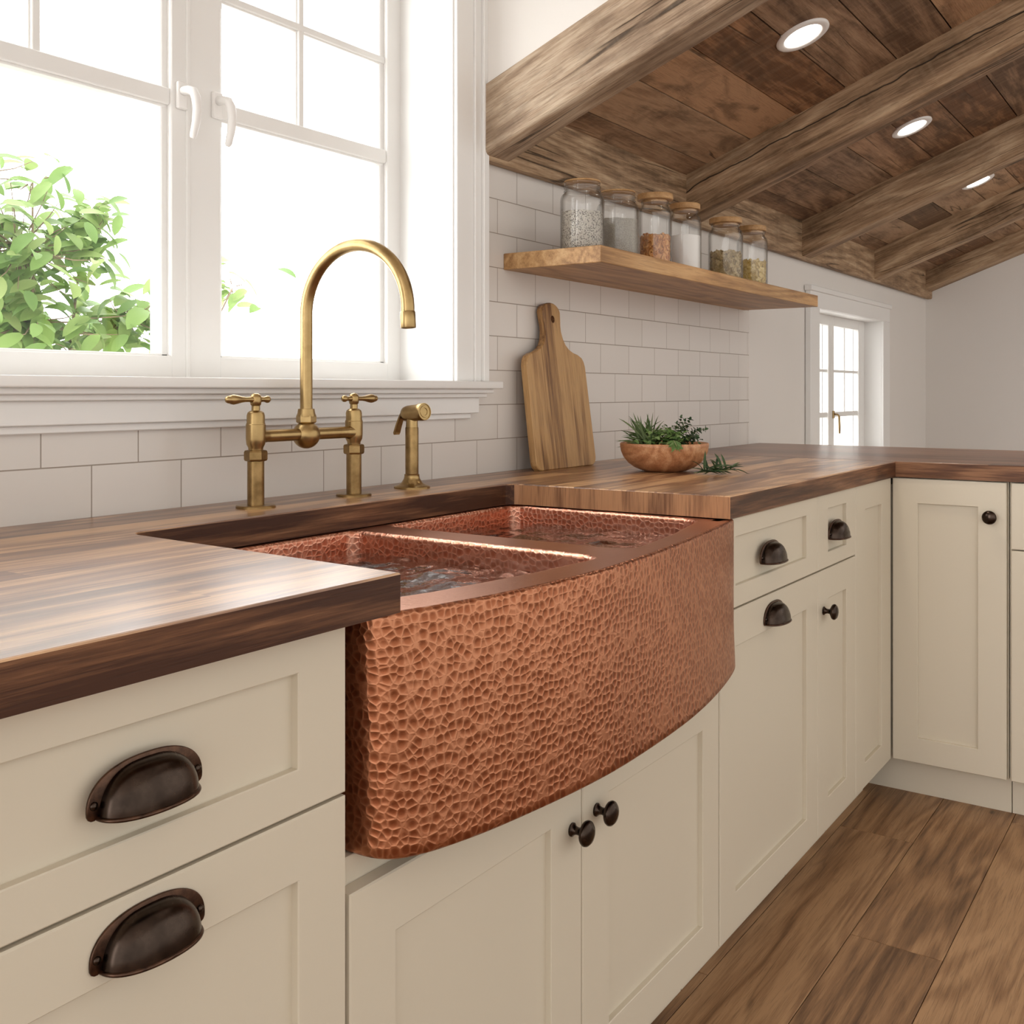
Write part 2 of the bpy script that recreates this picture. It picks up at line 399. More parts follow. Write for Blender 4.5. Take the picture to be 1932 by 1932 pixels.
WX0, WX1, WZ0, WZ1 = .6257, 1.8117, 1.105, 2.12      # main window opening
SX0, SX1, SZ0, SZ1 = 4.29, 5.2675, .78, 1.446        # far window opening
b = MB()
Y0, Y1 = .006, .24
b.box(-3, WX0, Y0, Y1, 0, 2.9)
b.box(WX0, WX1, Y0, Y1, 0, WZ0); b.box(WX0, WX1, Y0, Y1, WZ1, 2.9)
b.box(WX1, SX0, Y0, Y1, 0, 2.9)
b.box(SX0, SX1, Y0, Y1, 0, SZ0); b.box(SX0, SX1, Y0, Y1, SZ1, 2.9)
b.box(SX1, XF+.15, Y0, Y1, 0, 2.9)
wb = b.build('wall_back', M['wall']); wb['kind'] = 'structure'
b = MB()                                              # tiled splashback, in pieces round the window
b.box(-.6, .505, 0, .006, .87, 1.66); b.box(.505, 1.90, 0, .006, .87, 1.118); b.box(1.90, 3.5575, 0, .006, .87, 1.66)
b.build('tile_splashback', M['tile'], wb)
b = MB(); b.box(XF, XF+.15, -4.2, .006, 0, 3.4)
w = b.build('wall_right', M['wall']); w['kind'] = 'structure'

# planked sloping ceiling between the rafters
BX = [1.905, 2.968, 4.040, 5.067, 6.100]; BW = [.1, .108, .112, .112, .158]
zc = lambda y: 1.771 + S_T*(-.03-y)
b = MB(); random.seed(11)
ex, ey, ez = Vector((0, -cT, sT)), Vector((1, 0, 0)), Vector((0, sT, cT))
def slope(x, y, t=0): return Vector((x, y, zc(y))) + ez*t
ys = [.004, -.0975] + [-.0975-.1418*k for k in range(1, 23)]
xb = [1.93] + [x+w_/2 for x, w_ in zip(BX, BW)][1:]
Mrow = Matrix((( 1, 0, 0, 0), (0, cT, sT, 0), (0, -sT, cT, 0), (0, 0, 0, 1)))
for i in range(len(ys)-1):
    for k in range(len(xb)-1):
        g = .0016
        ya, yb_ = ys[i], ys[i+1]
        th = random.uniform(0, .0035)
        pts = [slope(xb[k], ya-g, th), slope(xb[k+1], ya-g, th), slope(xb[k+1], yb_+g, th), slope(xb[k], yb_+g, th)]
        pts += [p + ez*.022 for p in pts]
        b.add(pts, [[0, 1, 2, 3], [7, 6, 5, 4], [0, 4, 5, 1], [1, 5, 6, 2], [2, 6, 7, 3], [3, 7, 4, 0]])
pts = [slope(1.93, .004, .024), slope(XF, .004, .024), slope(XF, ys[-1], .024), slope(1.93, ys[-1], .024)]
pts += [p+ez*.03 for p in pts]
b.add(pts, [[0, 1, 2, 3], [7, 6, 5, 4], [0, 4, 5, 1], [1, 5, 6, 2], [2, 6, 7, 3], [3, 7, 4, 0]], 1)
ce = b.build('ceiling', [M['plank'], M['dark']]); ce['kind'] = 'structure'
b = MB(); b.box(-3, 1.96, -4.2, .24, 2.9, 2.96)
c2 = b.build('ceiling', M['wall']); c2['kind'] = 'structure'
# cheek wall of the raised bay, standing on the first rafter
b = MB()
o = [(.006, zc(.006)+.0), (-2.9, zc(-2.9)), (-2.9, 2.9), (.006, 2.9)]
b.add([(1.912, y, z+.015) for y, z in o] + [(1.96, y, z+.015) for y, z in o], [[0, 1, 2, 3], [7, 6, 5, 4], [0, 4, 5, 1], [1, 5, 6, 2], [2, 6, 7, 3], [3, 7, 4, 0]])
w = b.build('wall_left', M['wall']); w['kind'] = 'structure'

# wall plate along the top of the wall
b = MB()
pv = []; fs = []
nx = 90
for i in range(nx+1):
    x = 1.915 + (XF-.002-1.915)*i/nx
    j = noise.noise((x*5, 0, 0))*.0018
    pv += [(x, -.004, 1.627), (x, -.026+j, 1.627+j), (x, -.030+j, 1.633), (x, -.030+j*.6, 1.72), (x, -.030, 1.785), (x, -.004, 1.785)]
for i in range(nx):
    for k in range(5): fs.append([i*6+k, (i+1)*6+k, (i+1)*6+k+1, i*6+k+1])
    fs.append([i*6+5, (i+1)*6+5, (i+1)*6, i*6])
fs += [[0, 1, 2, 3, 4, 5], [nx*6+k for k in range(5, -1, -1)]]
b.add(pv, fs, rnd=.45)
wp = b.build('wall_plate', M['beam'])
tag(wp, 'long dark timber wall plate running along the wall under all the rafters', 'beam')

# rafters
LAB = ['broad sunlit rafter at the edge of the plank ceiling, beside the window',
       'thick long-cracked rafter above the jars, second from the window',
       'rafter with one dark knot, landing on the wall plate past the jars',
       'rafter with a large pale knot, above the small far window',
       'last rafter, tight against the far right wall']
for i, (x0, w_) in enumerate(zip(BX, BW)):
    zl, zh = -.125, (.024 if i == 0 else .004)
    if i == 4: zl = -.095
    L = 3.1; n = 60; r = .012 if i == 0 else .006
    prof = []
    for (cx, cz, a0) in ((w_-r, zh-.001, 0), (r, zh-.001, 90), (r, zl+r, 180), (w_-r, zl+r, 270)):
        if cz > 0: prof.append((0 if a0 == 90 else w_, zh)); continue
        for k in range(4):
            a = math.radians(a0+30*k); prof.append((cx+r*math.cos(a), cz+r*math.sin(a)))
    m = len(prof); vs = []; fs = []
    for s_ in range(n+1):
        for (px, pz) in prof:
            xs = (pz*sT + .02-.03)/cT
            x = xs + (L-xs)*s_/n
            j = noise.noise((x*4+i*9, px*30, pz*30))*.0022 + noise.noise((x*14+i*9, px*60, pz*60))*.0009
            if pz >= zh-1e-6: j = 0
            vs.append((x, px+(j if px > w_/2 else -j), pz - j*.8))
    for s_ in range(n):
        for k in range(m): fs.append([s_*m+k, s_*m+(k+1) % m, (s_+1)*m+(k+1) % m, (s_+1)*m+k])
    fs += [list(range(m)), [n*m+k for k in range(m)][::-1]]
    b = MB(); b.add(vs, fs, rnd=.37+.031*i, smooth=True)
    o = b.build('rafter', M['beam_sunlit'] if i == 0 else M['beam_check'] if i == 1 else M['beam'], auto=40)
    # local x along the slope, y across (world x), z normal to the ceiling
    Mx = Matrix(((0, 1, 0, x0), (-cT, 0, sT, -.03), (sT, 0, cT, 1.771), (0, 0, 0, 1)))
    o.matrix_world = Mx
    tag(o, LAB[i], 'beam', 'exposed ceiling rafters')

# downlights set into the planks
def downlight(x, y, label):
    root = empty('recessed_downlight', (0, 0, 0))
    root.matrix_world = Matrix(((1, 0, 0, x), (0, cT, sT, y), (0, -sT, cT, zc(y)), (0, 0, 0, 1)))
    b = MB(); b.lathe([(.0665, .004), (.0665, -.002), (.062, -.0045), (.050, -.0040), (.0455, -.0020), (.0455, .004)], 48, caps=False)
    b.build('trim_ring', M['plastic'], root)
    b = MB(); b.lathe([(.0458, -.0012), (.02, -.0018), (0, -.002)], 48, caps=False)
    b.build('lens', M['lamp'], root)
    tag(root, label, 'ceiling light', 'recessed downlights in the plank ceiling')
    L = bpy.data.lights.new('downlight_beam', 'SPOT'); L.energy = 14; L.color = (1, .88, .74); L.spot_size = 2.3; L.spot_blend = .8; L.shadow_soft_size = .04
    lo = bpy.data.objects.new('downlight_beam', L); COL.objects.link(lo); lo.parent = root; lo.location = (0, 0, -.012)
downlight(2.505, -.556, 'round lit downlight between the two rafters nearest the window')
downlight(3.583, -.556, 'round lit downlight in the middle ceiling bay, right of the jars')
downlight(4.675, -.561, 'smallest-looking lit downlight, partly cut by the knotted rafter in front')

# ------------------------------------------------------------------ main window
def struct_empty(name):
    o = empty(name); o['kind'] = 'structure'; return o
win = struct_empty('window_1')
YS = .1418
b = MB()
for sgn in (1, -1):
    cx = 1.2187
    def X(x): return cx + sgn*(x-cx)
    for x0, x1, y in ((1.8117, 1.872, -.020), (1.872, 1.8785, -.025), (1.8785, 1.899, -.022), (1.899, 1.919, -.030)):
        b.box(min(X(x0), X(x1)), max(X(x0), X(x1)), y, .004, 1.122, 2.24, .0016)
    b.box(min(X(1.8085), X(1.8130)), max(X(1.8085), X(1.8130)), -.010, YS+.03, 1.122, 2.12, .001)   # jamb lining
b.box(.5185, 1.919, -.03, .004, 2.18, 2.24, .0016); b.box(.6257, 1.8117, -.02, .004, 2.12, 2.18, .0016)
b.build('casing', M['white'], win)
b = MB(); b.box(.50, 1.932, -.06, YS+.03, 1.105, 1.122, .003, 2)
b.build('window_sill', M['white'], win)
b = MB()
for xe, y, z0, z1 in ((1.914, -.046, 1.0955, 1.105), (1.906, -.033, 1.0860, 1.0957), (1.892, -.021, 1.0505, 1.0862), (1.874, -.011, 1.0385, 1.0507)):
    b.box(2.4374-xe, xe, y, .004, z0, z1, .0015)
b.build('apron_moulding', M['white'], win)
def sash(name, x0, x1, i0, i1, vb, hand_x, lab):
    z0, z1, zi0, zi1 = 1.122, 2.12, 1.1635, 2.05
    rt = empty(name, (0, 0, 0), 0, win)
    b = MB()
    yf, yb = YS, YS+.045
    def fr(a0, a1, c0, c1, y): b.box(a0, a1, y, yb, c0, c1, .002)
    fr(x0, i0, z0, z1, yf); fr(i1, x1, z0, z1, yf); fr(i0-.003, i1+.003, z0, zi0, yf); fr(i0-.003, i1+.003, zi1, z1, yf)
    g = .0125                                        # glazing step
    fr(i0-.004, i0+g, zi0-.004, zi1+.004, yf+.012); fr(i1-g, i1+.004, zi0-.004, zi1+.004, yf+.012)
    fr(i0-.004, i1+.004, zi0-.004, zi0+.004, yf+.012); fr(i0-.004, i1+.004, zi1-g, zi1+.004, yf+.012)
    b.build('sash_frame', M['white'], rt)
    b = MB()
    b.box(i0-.001, i1+.001, yf+.004, yb, 1.6130, 1.6430, .002)
    b.box(i0+.004, i1-.004, yf+.010, yb-.004, 1.6085, 1.615, .001)
    b.box(i0-.001, i1+.001, yf+.008, yb-.004, 1.8385, 1.8525, .0015)
    b.box(i0+.004, i1-.004, yf+.013, yb-.008, 1.8350, 1.840, .001)
    b.box(vb-.0072, vb+.0072, yf+.0088, yb-.0048, 1.640, zi1, .0015)
    b.box(vb-.0105, vb-.006, yf+.0148, yb-.0088, 1.640, zi1, .001)
    b.build('glazing_bars', M['white'], rt)
    b = MB(); b.box(i0, i1, yf+.026, yf+.030, zi0, zi1)
    b.build('glass_pane', M['pane'], rt)
    h = MB()
    h.box(hand_x-.011, hand_x+.011, yf-.009, yf+.001, 1.608, 1.657, .004, 3)
    zz = 1.640
    P = [(hand_x, yf-.005, zz), (hand_x+.001, yf-.022, zz), (hand_x+.002, yf-.034, zz-.004), (hand_x+.003, yf-.040, zz-.016), (hand_x+.004, yf-.042, zz-.035), (hand_x+.003, yf-.040, zz-.06), (hand_x+.001, yf-.035, zz-.083), (hand_x, yf-.033, zz-.088)]
    h.tube(P, [.0085, .0082, .0085, .0085, .008, .0075, .0065, .004], 14)
    h.build('window_handle', M['plastic'], rt)
sash('sash', .6257, 1.2187, .6735, 1.1831, .933, 1.2027, '')
sash('sash', 1.2187, 1.8117, 1.2954, 1.7643, 1.5095, 1.282, '')
b = MB(); b.box(1.214, 1.2235, YS-.004, YS+.02, 1.122, 2.12, .002); b.build('meeting_bead', M['white'], win)

# far window
win2 = struct_empty('window_2')
b = MB()
b.box(4.176, 4.29, -.02, .004, SZ0-.1, 1.446, .002); b.box(5.2675, 5.386, -.02, .004, SZ0-.1, 1.446, .002)
b.box(4.176, 5.386, -.02, .004, 1.446, 1.532, .002); b.box(4.165, 5.397, -.028, .004, 1.512, 1.534, .002)
b.box(4.282, 4.2915, -.01, .12, SZ0, 1.446, .001); b.box(5.266, 5.2755, -.01, .12, SZ0, 1.446, .001); b.box(4.28, 5.276, -.01, .12, 1.4445, 1.454, .001)
b.build('casing', M['white'], win2)
ys2 = .0728
def sash2(x0, x1, i0, i1):
    rt = empty('sash', (0, 0, 0), 0, win2)
    b = MB()
    def fr(a0, a1, c0, c1, y=ys2, d=.04): b.box(a0, a1, y, y+d, c0, c1, .002)
    fr(x0, i0, SZ0, SZ1); fr(i1, x1, SZ0, SZ1); fr(i0, i1, SZ0, SZ0+.05); fr(i0, i1, 1.400, SZ1)
    b.build('sash_frame', M['white'], rt)
    b = MB(); mid = (i0+i1)/2
    fr(mid-.006, mid+.006, 1.0, 1.40, ys2+.01, .025)
    for z0, z1 in ((1.187, 1.199), (.981, 1.004)): b.box(i0, i1, ys2+.008, ys2+.036, z0, z1, .001)
    b.box(i1-.045, i1-.035, ys2+.015, ys2+.03, SZ0, 1.40, .001)
    b.build('glazing_bars', M['white'], rt)
    b = MB(); b.box(i0, i1, ys2+.022, ys2+.026, SZ0+.05, 1.40); b.build('glass_pane', M['pane'], rt)
    return rt
sash2(4.29, 4.735, 4.35, 4.698)
r2 = sash2(4.735, 5.2675, 4.776, 5.17)
b = MB()
b.box(4.752, 4.772, ys2-.006, ys2+.001, .975, 1.010, .002)
b.tube([(4.763, ys2-.004, .995), (4.766, ys2-.02, .993), (4.775, ys2-.024, .985), (4.782, ys2-.024, .94), (4.782, ys2-.024, .905)], [.004, .004, .005, .005, .004], 8)
b.build('window_handle', M['brass'], r2)

# ------------------------------------------------------------------ worktop (one continuous L)
b = MB()
def slab(outline, mtop, mside, z0=ZB, z1=ZC):
    bm = bmesh.new()
    f = bm.faces.new([bm.verts.new((x, y, z0)) for x, y in outline])
    r = bmesh.ops.extrude_face_region(bm, geom=[f])
    for e in r['geom']:
        if isinstance(e, bmesh.types.BMVert): e.co.z = z1
    bmesh.ops.recalc_face_normals(bm, faces=bm.faces[:])
    ed = [e for e in bm.edges if min(v.co.z for v in e.verts) > z1-1e-5]
    bmesh.ops.bevel(bm, geom=ed, offset=.0022, segments=2, affect='EDGES', profile=.5)
    bm.verts.index_update(); bm.normal_update()
    for f in bm.faces:
        nrm = f.normal
        m = mtop if abs(nrm.z) > .3 else (mside if not callable(mside) else mside(nrm, f.calc_center_median()))
        b.add([v.co.copy() for v in f.verts], [list(range(len(f.verts)))], m, .5)
    bm.free()
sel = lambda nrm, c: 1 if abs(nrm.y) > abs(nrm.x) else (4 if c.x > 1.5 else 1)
rc = .03
def arc(cx, cy, r, a0, a1, n=5): return [(cx+r*math.cos(math.radians(a0+(a1-a0)*k/n)), cy+r*math.sin(math.radians(a0+(a1-a0)*k/n))) for k in range(n+1)]
out = [(.20, 0), (.20, -.697), (.8295, -.699)] + [(.838, -.699+.008)] [:0] + [(.8295, -.699), (.852, -.23)][1:] + arc(.882, -.229, .03, 180, 90) + arc(1.729, -.229, .03, 90, 0) + [(1.7715, -.673), (2.902, -.676), (2.902, 0)]
slab(out, 0, sel)
out2 = [(2.902, 0), (2.902, -.676), (2.912, -2.0), (3.652, -2.0), (3.655, 0)]
slab(out2, 2, lambda nrm, c: 1 if abs(nrm.y) > abs(nrm.x) else 3)
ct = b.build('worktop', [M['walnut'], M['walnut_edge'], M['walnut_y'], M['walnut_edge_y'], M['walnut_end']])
tag(ct, 'thick walnut block worktop turning the corner around the copper sink', 'worktop')

# ------------------------------------------------------------------ copper sink
def interp(tab, x):
    if x <= tab[0][0]: return tab[0][1]
    for (a, ya), (c, yc) in zip(tab, tab[1:]):
        if x <= c: return ya + (yc-ya)*(x-a)/(c-a)
    return tab[-1][1]
def smooth_curve(P, n):
    # Catmull-Rom resample by arc length
    P = [Vector((p[0], p[1], 0)) for p in P]; pts = []
    for i in range(len(P)-1):
        p0 = P[max(0, i-1)]; p1 = P[i]; p2 = P[i+1]; p3 = P[min(len(P)-1, i+2)]
        for k in range(16):
            t = k/16
            pts.append(.5*((2*p1)+(p2-p0)*t+(2*p0-5*p1+4*p2-p3)*t*t+(3*p1-p0-3*p2+p3)*t**3))
    pts.append(P[-1])
    d = [0]
    for a, c in zip(pts, pts[1:]): d.append(d[-1]+(c-a).length)
    out = []; j = 0
    for k in range(n):
        s_ = d[-1]*k/(n-1)
        while j < len(d)-2 and d[j+1] < s_: j += 1
        t = (s_-d[j])/max(1e-9, d[j+1]-d[j]); p = pts[j].lerp(pts[j+1], min(1, t)); out.append((p.x, p.y))
    return out
ZR, ZS = .866, .607
top = [(.813, -.600), (.813, -.655), (.817, -.673), (.828, -.685), (.848, -.693), (.905, -.708), (.982, -.723), (1.082, -.734), (1.21, -.739), (1.392, -.727), (1.60, -.702), (1.735, -.682), (1.800, -.668)]
bot = [(.813, -.600), (.813, -.652), (.816, -.674), (.826, -.692), (.846, -.706), (.8825, -.720), (.9616, -.738), (1.107, -.757), (1.236, -.762), (1.421, -.754), (1.58, -.733), (1.721, -.702), (1.800, -.668)]
N = 110
tc, bc = smooth_curve(top, N), smooth_curve(bot, N)
sink = empty('farmhouse_sink', (1.3, -.45, ZS))
tag(sink, 'hammered copper double-bowl farmhouse sink with bowed front apron', 'sink')
SO = Vector((-1.3, .45, -ZS))
def loc(p): return (p[0]+SO.x, p[1]+SO.y, p[2]+SO.z)
b = MB(); vs = []; fs = []
lev = [(0, 0, -.0065), (.25, .0, -.0028), (.55, 0, -.0006), (1, 0, 0)]
rows = []
def offset(curve, d):
    o = []
    for i, p in enumerate(curve):
        a = curve[max(0, i-1)]; c = curve[min(len(curve)-1, i+1)]
        t = Vector((c[0]-a[0], c[1]-a[1])).normalized(); n_ = Vector((-t.y, t.x))     # inward (left of travel)
        o.append((p[0]+n_.x*d, p[1]+n_.y*d))
    return o
R_ = .006
for k in range(5):                                   # rounded top edge
    a = math.radians(90-22.5*k)
    rows.append((offset(tc, R_*(1-math.cos(a))), ZR-R_+R_*math.sin(a)))
H_ = 26
for k in range(1, H_+1):
    t = k/H_; z = (ZR-R_) + (ZS+.004-(ZR-R_))*t
    rows.append(([(a[0]+(c[0]-a[0])*t, a[1]+(c[1]-a[1])*t) for a, c in zip(tc, bc)], z))
rows.append((offset(bc, .002), ZS+.001)); rows.append((offset(bc, .005), ZS))
inn = offset(bc, .03); rows.append((inn, ZS+.002))
for cur, z in rows: vs += [loc((p[0], p[1], z)) for p in cur]
for i in range(len(rows)-1):
    for k in range(N-1): fs.append([i*N+k, i*N+k+1, (i+1)*N+k+1, (i+1)*N+k])
b.add(vs, fs, 0, .5, True)
# right return and back of apron
b.build('apron', M['copper'], sink, recalc=True)
# rim with two openings
yfr = lambda x: interp([(.86, -.622), (.95, -.645), (1.1, -.670), (1.273, -.6835), (1.37, -.6845), (1.55, -.662), (1.70, -.630), (1.77, -.612)], x)
def basin_outline(x0, x1, r=.022, n=6):
    yb = -.205
    pts = arc(x1-r, yb-r, r, 90, 0, n) if False else []
    pts += [(x0+r*(1-math.cos(math.radians(90*k/n))), yb-r*(1-math.sin(math.radians(90*k/n)))) for k in range(n+1)]
    pts += [(x1-r+r*math.sin(math.radians(90*k/n)), yb-r+r*math.cos(math.radians(90*k/n))) for k in range(n+1)]
    m = 24
    rf = .03
    for k in range(m+1):
        x = x1 + (x0-x1)*k/m
        e = min(x-x0, x1-x); dy = 0
        if e < rf: dy = rf - math.sqrt(max(0, rf*rf-(rf-e)**2))
        pts.append((x, yfr(x)+dy))
    return pts                                        # clockwise seen from above
B1, B2 = basin_outline(.862, 1.283), basin_outline(1.366, 1.757)
def off_closed(P, d):
    o = []; n_ = len(P)
    for i, p in enumerate(P):
        a = Vector(P[i-1]); c = Vector(P[(i+1) % n_]); t = (c-a)
        if t.length < 1e-9: o.append(p); continue
        t.normalize(); nn = Vector((-t.y, t.x))       # outward for clockwise
        o.append((p[0]+nn.x*d, p[1]+nn.y*d))
    return o
outer = offset(tc, R_) + [(1.81, -.60), (1.81, -.12), (.813, -.12)]
bm = bmesh.new()
def loop(P, z):
    v = [bm.verts.new(loc((x, y, z))) for x, y in P]
    return [bm.edges.new((v[i], v[(i+1) % len(v)])) for i in range(len(v))]
LIP = .007
E_ = loop(outer, ZR) + loop(off_closed(B1, LIP), ZR) + loop(off_closed(B2, LIP), ZR)
bmesh.ops.triangle_fill(bm, use_beauty=True, use_dissolve=False, edges=E_)
for f in bm.faces:
    if f.normal.z < 0: f.normal_flip()
bm.verts.index_update()
b = MB(); b.add([v.co.copy() for v in bm.verts], [[v.index for v in f.verts] for f in bm.faces], 0, .5)
bm.free()
b.build('rim', M['copper_rim'], sink, recalc=False)
for B_ in (B1, B2):
    b = MB(); rows = []
    for k in range(6):
        a = math.radians(18*k); rows.append((off_closed(B_, LIP*(1-math.sin(a))), ZR-LIP+LIP*math.cos(a)))
    rows += [(B_, .84), (B_, .80), (off_closed(B_, -.002), .70), (off_closed(B_, -.008), .665), (off_closed(B_, -.022), .648), (off_closed(B_, -.045), .642)]
    n_ = len(B_); vs = []; fs = []
    for cur, z in rows: vs += [loc((p[0], p[1], z)) for p in cur]
    for i in range(len(rows)-1):
        for k in range(n_): fs.append([i*n_+k, i*n_+(k+1) % n_, (i+1)*n_+(k+1) % n_, (i+1)*n_+k])
    fs.append([(len(rows)-1)*n_+k for k in range(n_)])
    b.add(vs, fs, 0, .5, True)
    b.build('basin', M['copper_in'], sink)
# water
def water(B_, label, seed):
    x0 = min(p[0] for p in B_); x1 = max(p[0] for p in B_); y1 = max(p[1] for p in B_)
    nx, ny = 90, 100; b = MB(); vs = []; fs = []
    for i in range(nx+1):
        x = x0+.0005 + (x1-x0-.001)*i/nx; yf = yfr(x)+.001
        for j in range(ny+1):
            y = y1-.001 + (yf-y1)*j/ny
            h = noise.noise((x*11+seed, y*19, 0))*.0052 + noise.noise((x*27+seed, y*44, 3))*.0028 + noise.noise((x*60+seed, y*90, 5))*.0006
            vs.append((x, y, .8305+h))
    for i in range(nx):
        for j in range(ny): fs.append([i*(ny+1)+j, (i+1)*(ny+1)+j, (i+1)*(ny+1)+j+1, i*(ny+1)+j+1])
    b.add(vs, fs, 0, .5, True)
    o = b.build('sink_water', M['water'], recalc=False)
    tag(o, label, 'water', 'water standing in the two bowls', 'stuff')
water(B1, 'clear rippled water in the near left bowl of the copper sink', 2.)
water(B2, 'clear rippled water in the far right bowl of the copper sink', 9.)

# ------------------------------------------------------------------ cabinets
def shaker(w, h, sl=.07, sr=.07, rt=.07, rb=.07, t=.019, dep=.0095):
    """front at y=0 facing -y, x 0..w, z 0..h"""
    b = MB(); e = .0018; q = .0012
    o0 = [(0, 0), (w, 0), (w, h), (0, h)]
    o1 = [(e, e), (w-e, e), (w-e, h-e), (e, h-e)]
    i0 = [(sl, rb), (w-sr, rb), (w-sr, h-rt), (sl, h-rt)]
    i1 = [(sl+q, rb+q), (w-sr-q, rb+q), (w-sr-q, h-rt-q), (sl+q, h-rt-q)]
    vs = []
    for P, y in ((o0, t), (o0, e), (o1, 0), (i0, 0), (i1, .001), (i1, dep)): vs += [(x, y, z) for x, z in P]
    fs = [[0, 3, 2, 1]]
    for k in range(5):
        for c in range(4): fs.append([k*4+c, k*4+(c+1) % 4, (k+1)*4+(c+1) % 4, (k+1)*4+c])
    fs.append([20, 21, 22, 23])
    b.add(vs, fs, 0, .5); return b
def make_pull():
    b = MB()
    # flange
    a, h = .0565, .034
    o = []
    for k in range(33):
        t = PI*k/32; o.append((a*math.copysign(abs(math.cos(t))**.85, math.cos(t)), h*math.sin(t)**.9))
    o += [(-.0563, -.0035), (-.0550, -.0062), (-.0525, -.0078), (-.0495, -.0080), (-.0470, -.0068), (-.0455, -.0040), (-.044, -.001), (.044, -.001), (.0455, -.0040), (.0470, -.0068), (.0495, -.0080), (.0525, -.0078), (.0550, -.0062), (.0563, -.0035)]
    b.prism(o, -.003, 0, .0009, 1, seg=2)
    # cup: hollow quarter shell
    A, P_, H_ = .0465, .0285, .0375
    nl, nt = 32, 14
    def surf(A, P_, H_, flip):
        vs = []; fs = []
        for i in range(nl+1):
            lam = PI*i/nl
            for j in range(nt+1):
                th = PI/2*j/nt
                c = math.cos(th)**.70
                cx = math.copysign(abs(math.cos(lam))**.9, math.cos(lam)); cy = math.sin(lam)**.85
                vs.append((A*cx*c, -P_*cy*c-.002, -.007+H_*math.sin(th)))
        for i in range(nl):
            for j in range(nt):
                q = [i*(nt+1)+j, (i+1)*(nt+1)+j, (i+1)*(nt+1)+j+1, i*(nt+1)+j+1]
                fs.append(q[::-1] if flip else q)
        return vs, fs
    v1, f1 = surf(A, P_, H_, False); b.add(v1, f1, 0, .5, True)
    v2, f2 = surf(A-.002, P_-.002, H_-.002, True); b.add(v2, f2, 0, .5, True)
    lip = [v1[i*(nt+1)] for i in range(nl+1)]
    b.tube(lip, .0019, 8, 1, True)
    for sx in (-1, 1): b.lathe([(.0036, 0), (.0036, -.001), (.0024, -.0022), (0, -.0026)], 12, 0, TR(sx*.0507, -.003, .0045) @ RX(-PI/2))
    return b
PULL = None
def pull(parent, x, z):
    global PULL
    if PULL is None:
        o = make_pull().build('cup_pull', [M['bronze'], M['bronze_edge']], parent, auto=45, recalc=False); PULL = o
    else:
        o = PULL.copy(); COL.objects.link(o); o.parent = parent
    o.location = (x, 0, z); return o
KNOB = None
def knob(parent, x, z):
    global KNOB
    if KNOB is None:
        b = MB(); b.lathe([(.0095, 0), (.0095, .002), (.0065, .0045), (.0052, .009), (.0056, .014), (.0105, .0175), (.0162, .0205), (.0178, .0235), (.0172, .0265), (.0135, .0300), (.007, .0322), (0, .0328)], 32, 0, RX(PI/2))
        KNOB = o = b.build('knob', M['bronze'], parent, auto=50)
    else:
        o = KNOB.copy(); COL.objects.link(o); o.parent = parent
    o.location = (x, 0, z); return o
YF = -.664
def unit(name, label, cat, x0, x1, fronts, rot=False, zt=ZB, face=.0195, depth=.56, kick=True, body_top=None, org=None, notch=0, ext=0):
    """fronts: list of dict(kind,x0,x1,z0,z1,sl,sr,rt,rb,pull/knob)"""
    root = empty(name, org or (x0, YF, 0), -PI/2 if rot else 0)
    W = x1-x0
    b = MB()
    bt = body_top or zt-.002
    b.box(.001+notch, W-.001, face, depth, .1, bt, .001)
    if notch: b.box(.001, notch, face, depth, .1, .60, .001)
    if ext: b.box(-ext, .0005, face+.004, depth, .1, bt-.02, .001)
    b.build('carcass', M['cream'], root)
    if kick:
        b = MB(); b.box(.001 if org is None or org[1] < -.7 else -.078, W-.001, .075 if not rot else .0595, .12, 0, .1, .0005); b.build('plinth', M['cream'], root)
    for f in fronts:
        w_, h_ = f['x1']-f['x0'], f['z1']-f['z0']
        fb = shaker(w_, h_, f.get('sl', .071), f.get('sr', .071), f.get('rt', .066), f.get('rb', .066))
        o = fb.build(f['kind'], M['cream'], root, (f['x0']-x0 if not rot else f['x0'], 0, f['z0']))
        if 'pull' in f: pull(o, f['pull'][0]-f['x0'], f['pull'][1]-f['z0'])
        if 'knob' in f: knob(o, f['knob'][0]-f['x0'], f['knob'][1]-f['z0'])
    return tag(root, label, cat)
g = .0016
unit('base_cabinet', 'cream drawer cabinet left of the sink with two large bronze cup pulls', 'cabinet', .298, .787, [
    dict(kind='drawer', x0=.300, x1=.785, z0=.6865, z1=.862, rt=.0375, rb=.042, sl=.066, sr=.066, pull=(.5437, .764)),
    dict(kind='drawer', x0=.300, x1=.785, z0=.102, z1=.683, rt=.062, rb=.066, sl=.066, sr=.066, pull=(.5465, .6395))])
unit('sink_base_cabinet', 'cream sink base with two knobbed doors under the copper apron', 'cabinet', .788, 1.7435, [
    dict(kind='door', x0=.791, x1=1.2605, z0=.102, z1=.577, rt=.066, rb=.066, sl=.071, sr=.079, knob=(1.2335, .4915)),
    dict(kind='door', x0=1.2635, x1=1.7415, z0=.102, z1=.577, rt=.066, rb=.066, sl=.075, sr=.068, knob=(1.3015, .4965))], body_top=.606)
unit('base_cabinet', 'cream cabinet right of the sink with cup pulls on both drawer and door', 'cabinet', 1.745, 2.289, [
    dict(kind='drawer', x0=1.747, x1=2.288, z0=.6985, z1=.866, rt=.035, rb=.039, pull=(1.9945, .7695)),
    dict(kind='door', x0=1.747, x1=2.288, z0=.102, z1=.695, rt=.0675, rb=.068, pull=(2.0144, .646))], notch=.072)
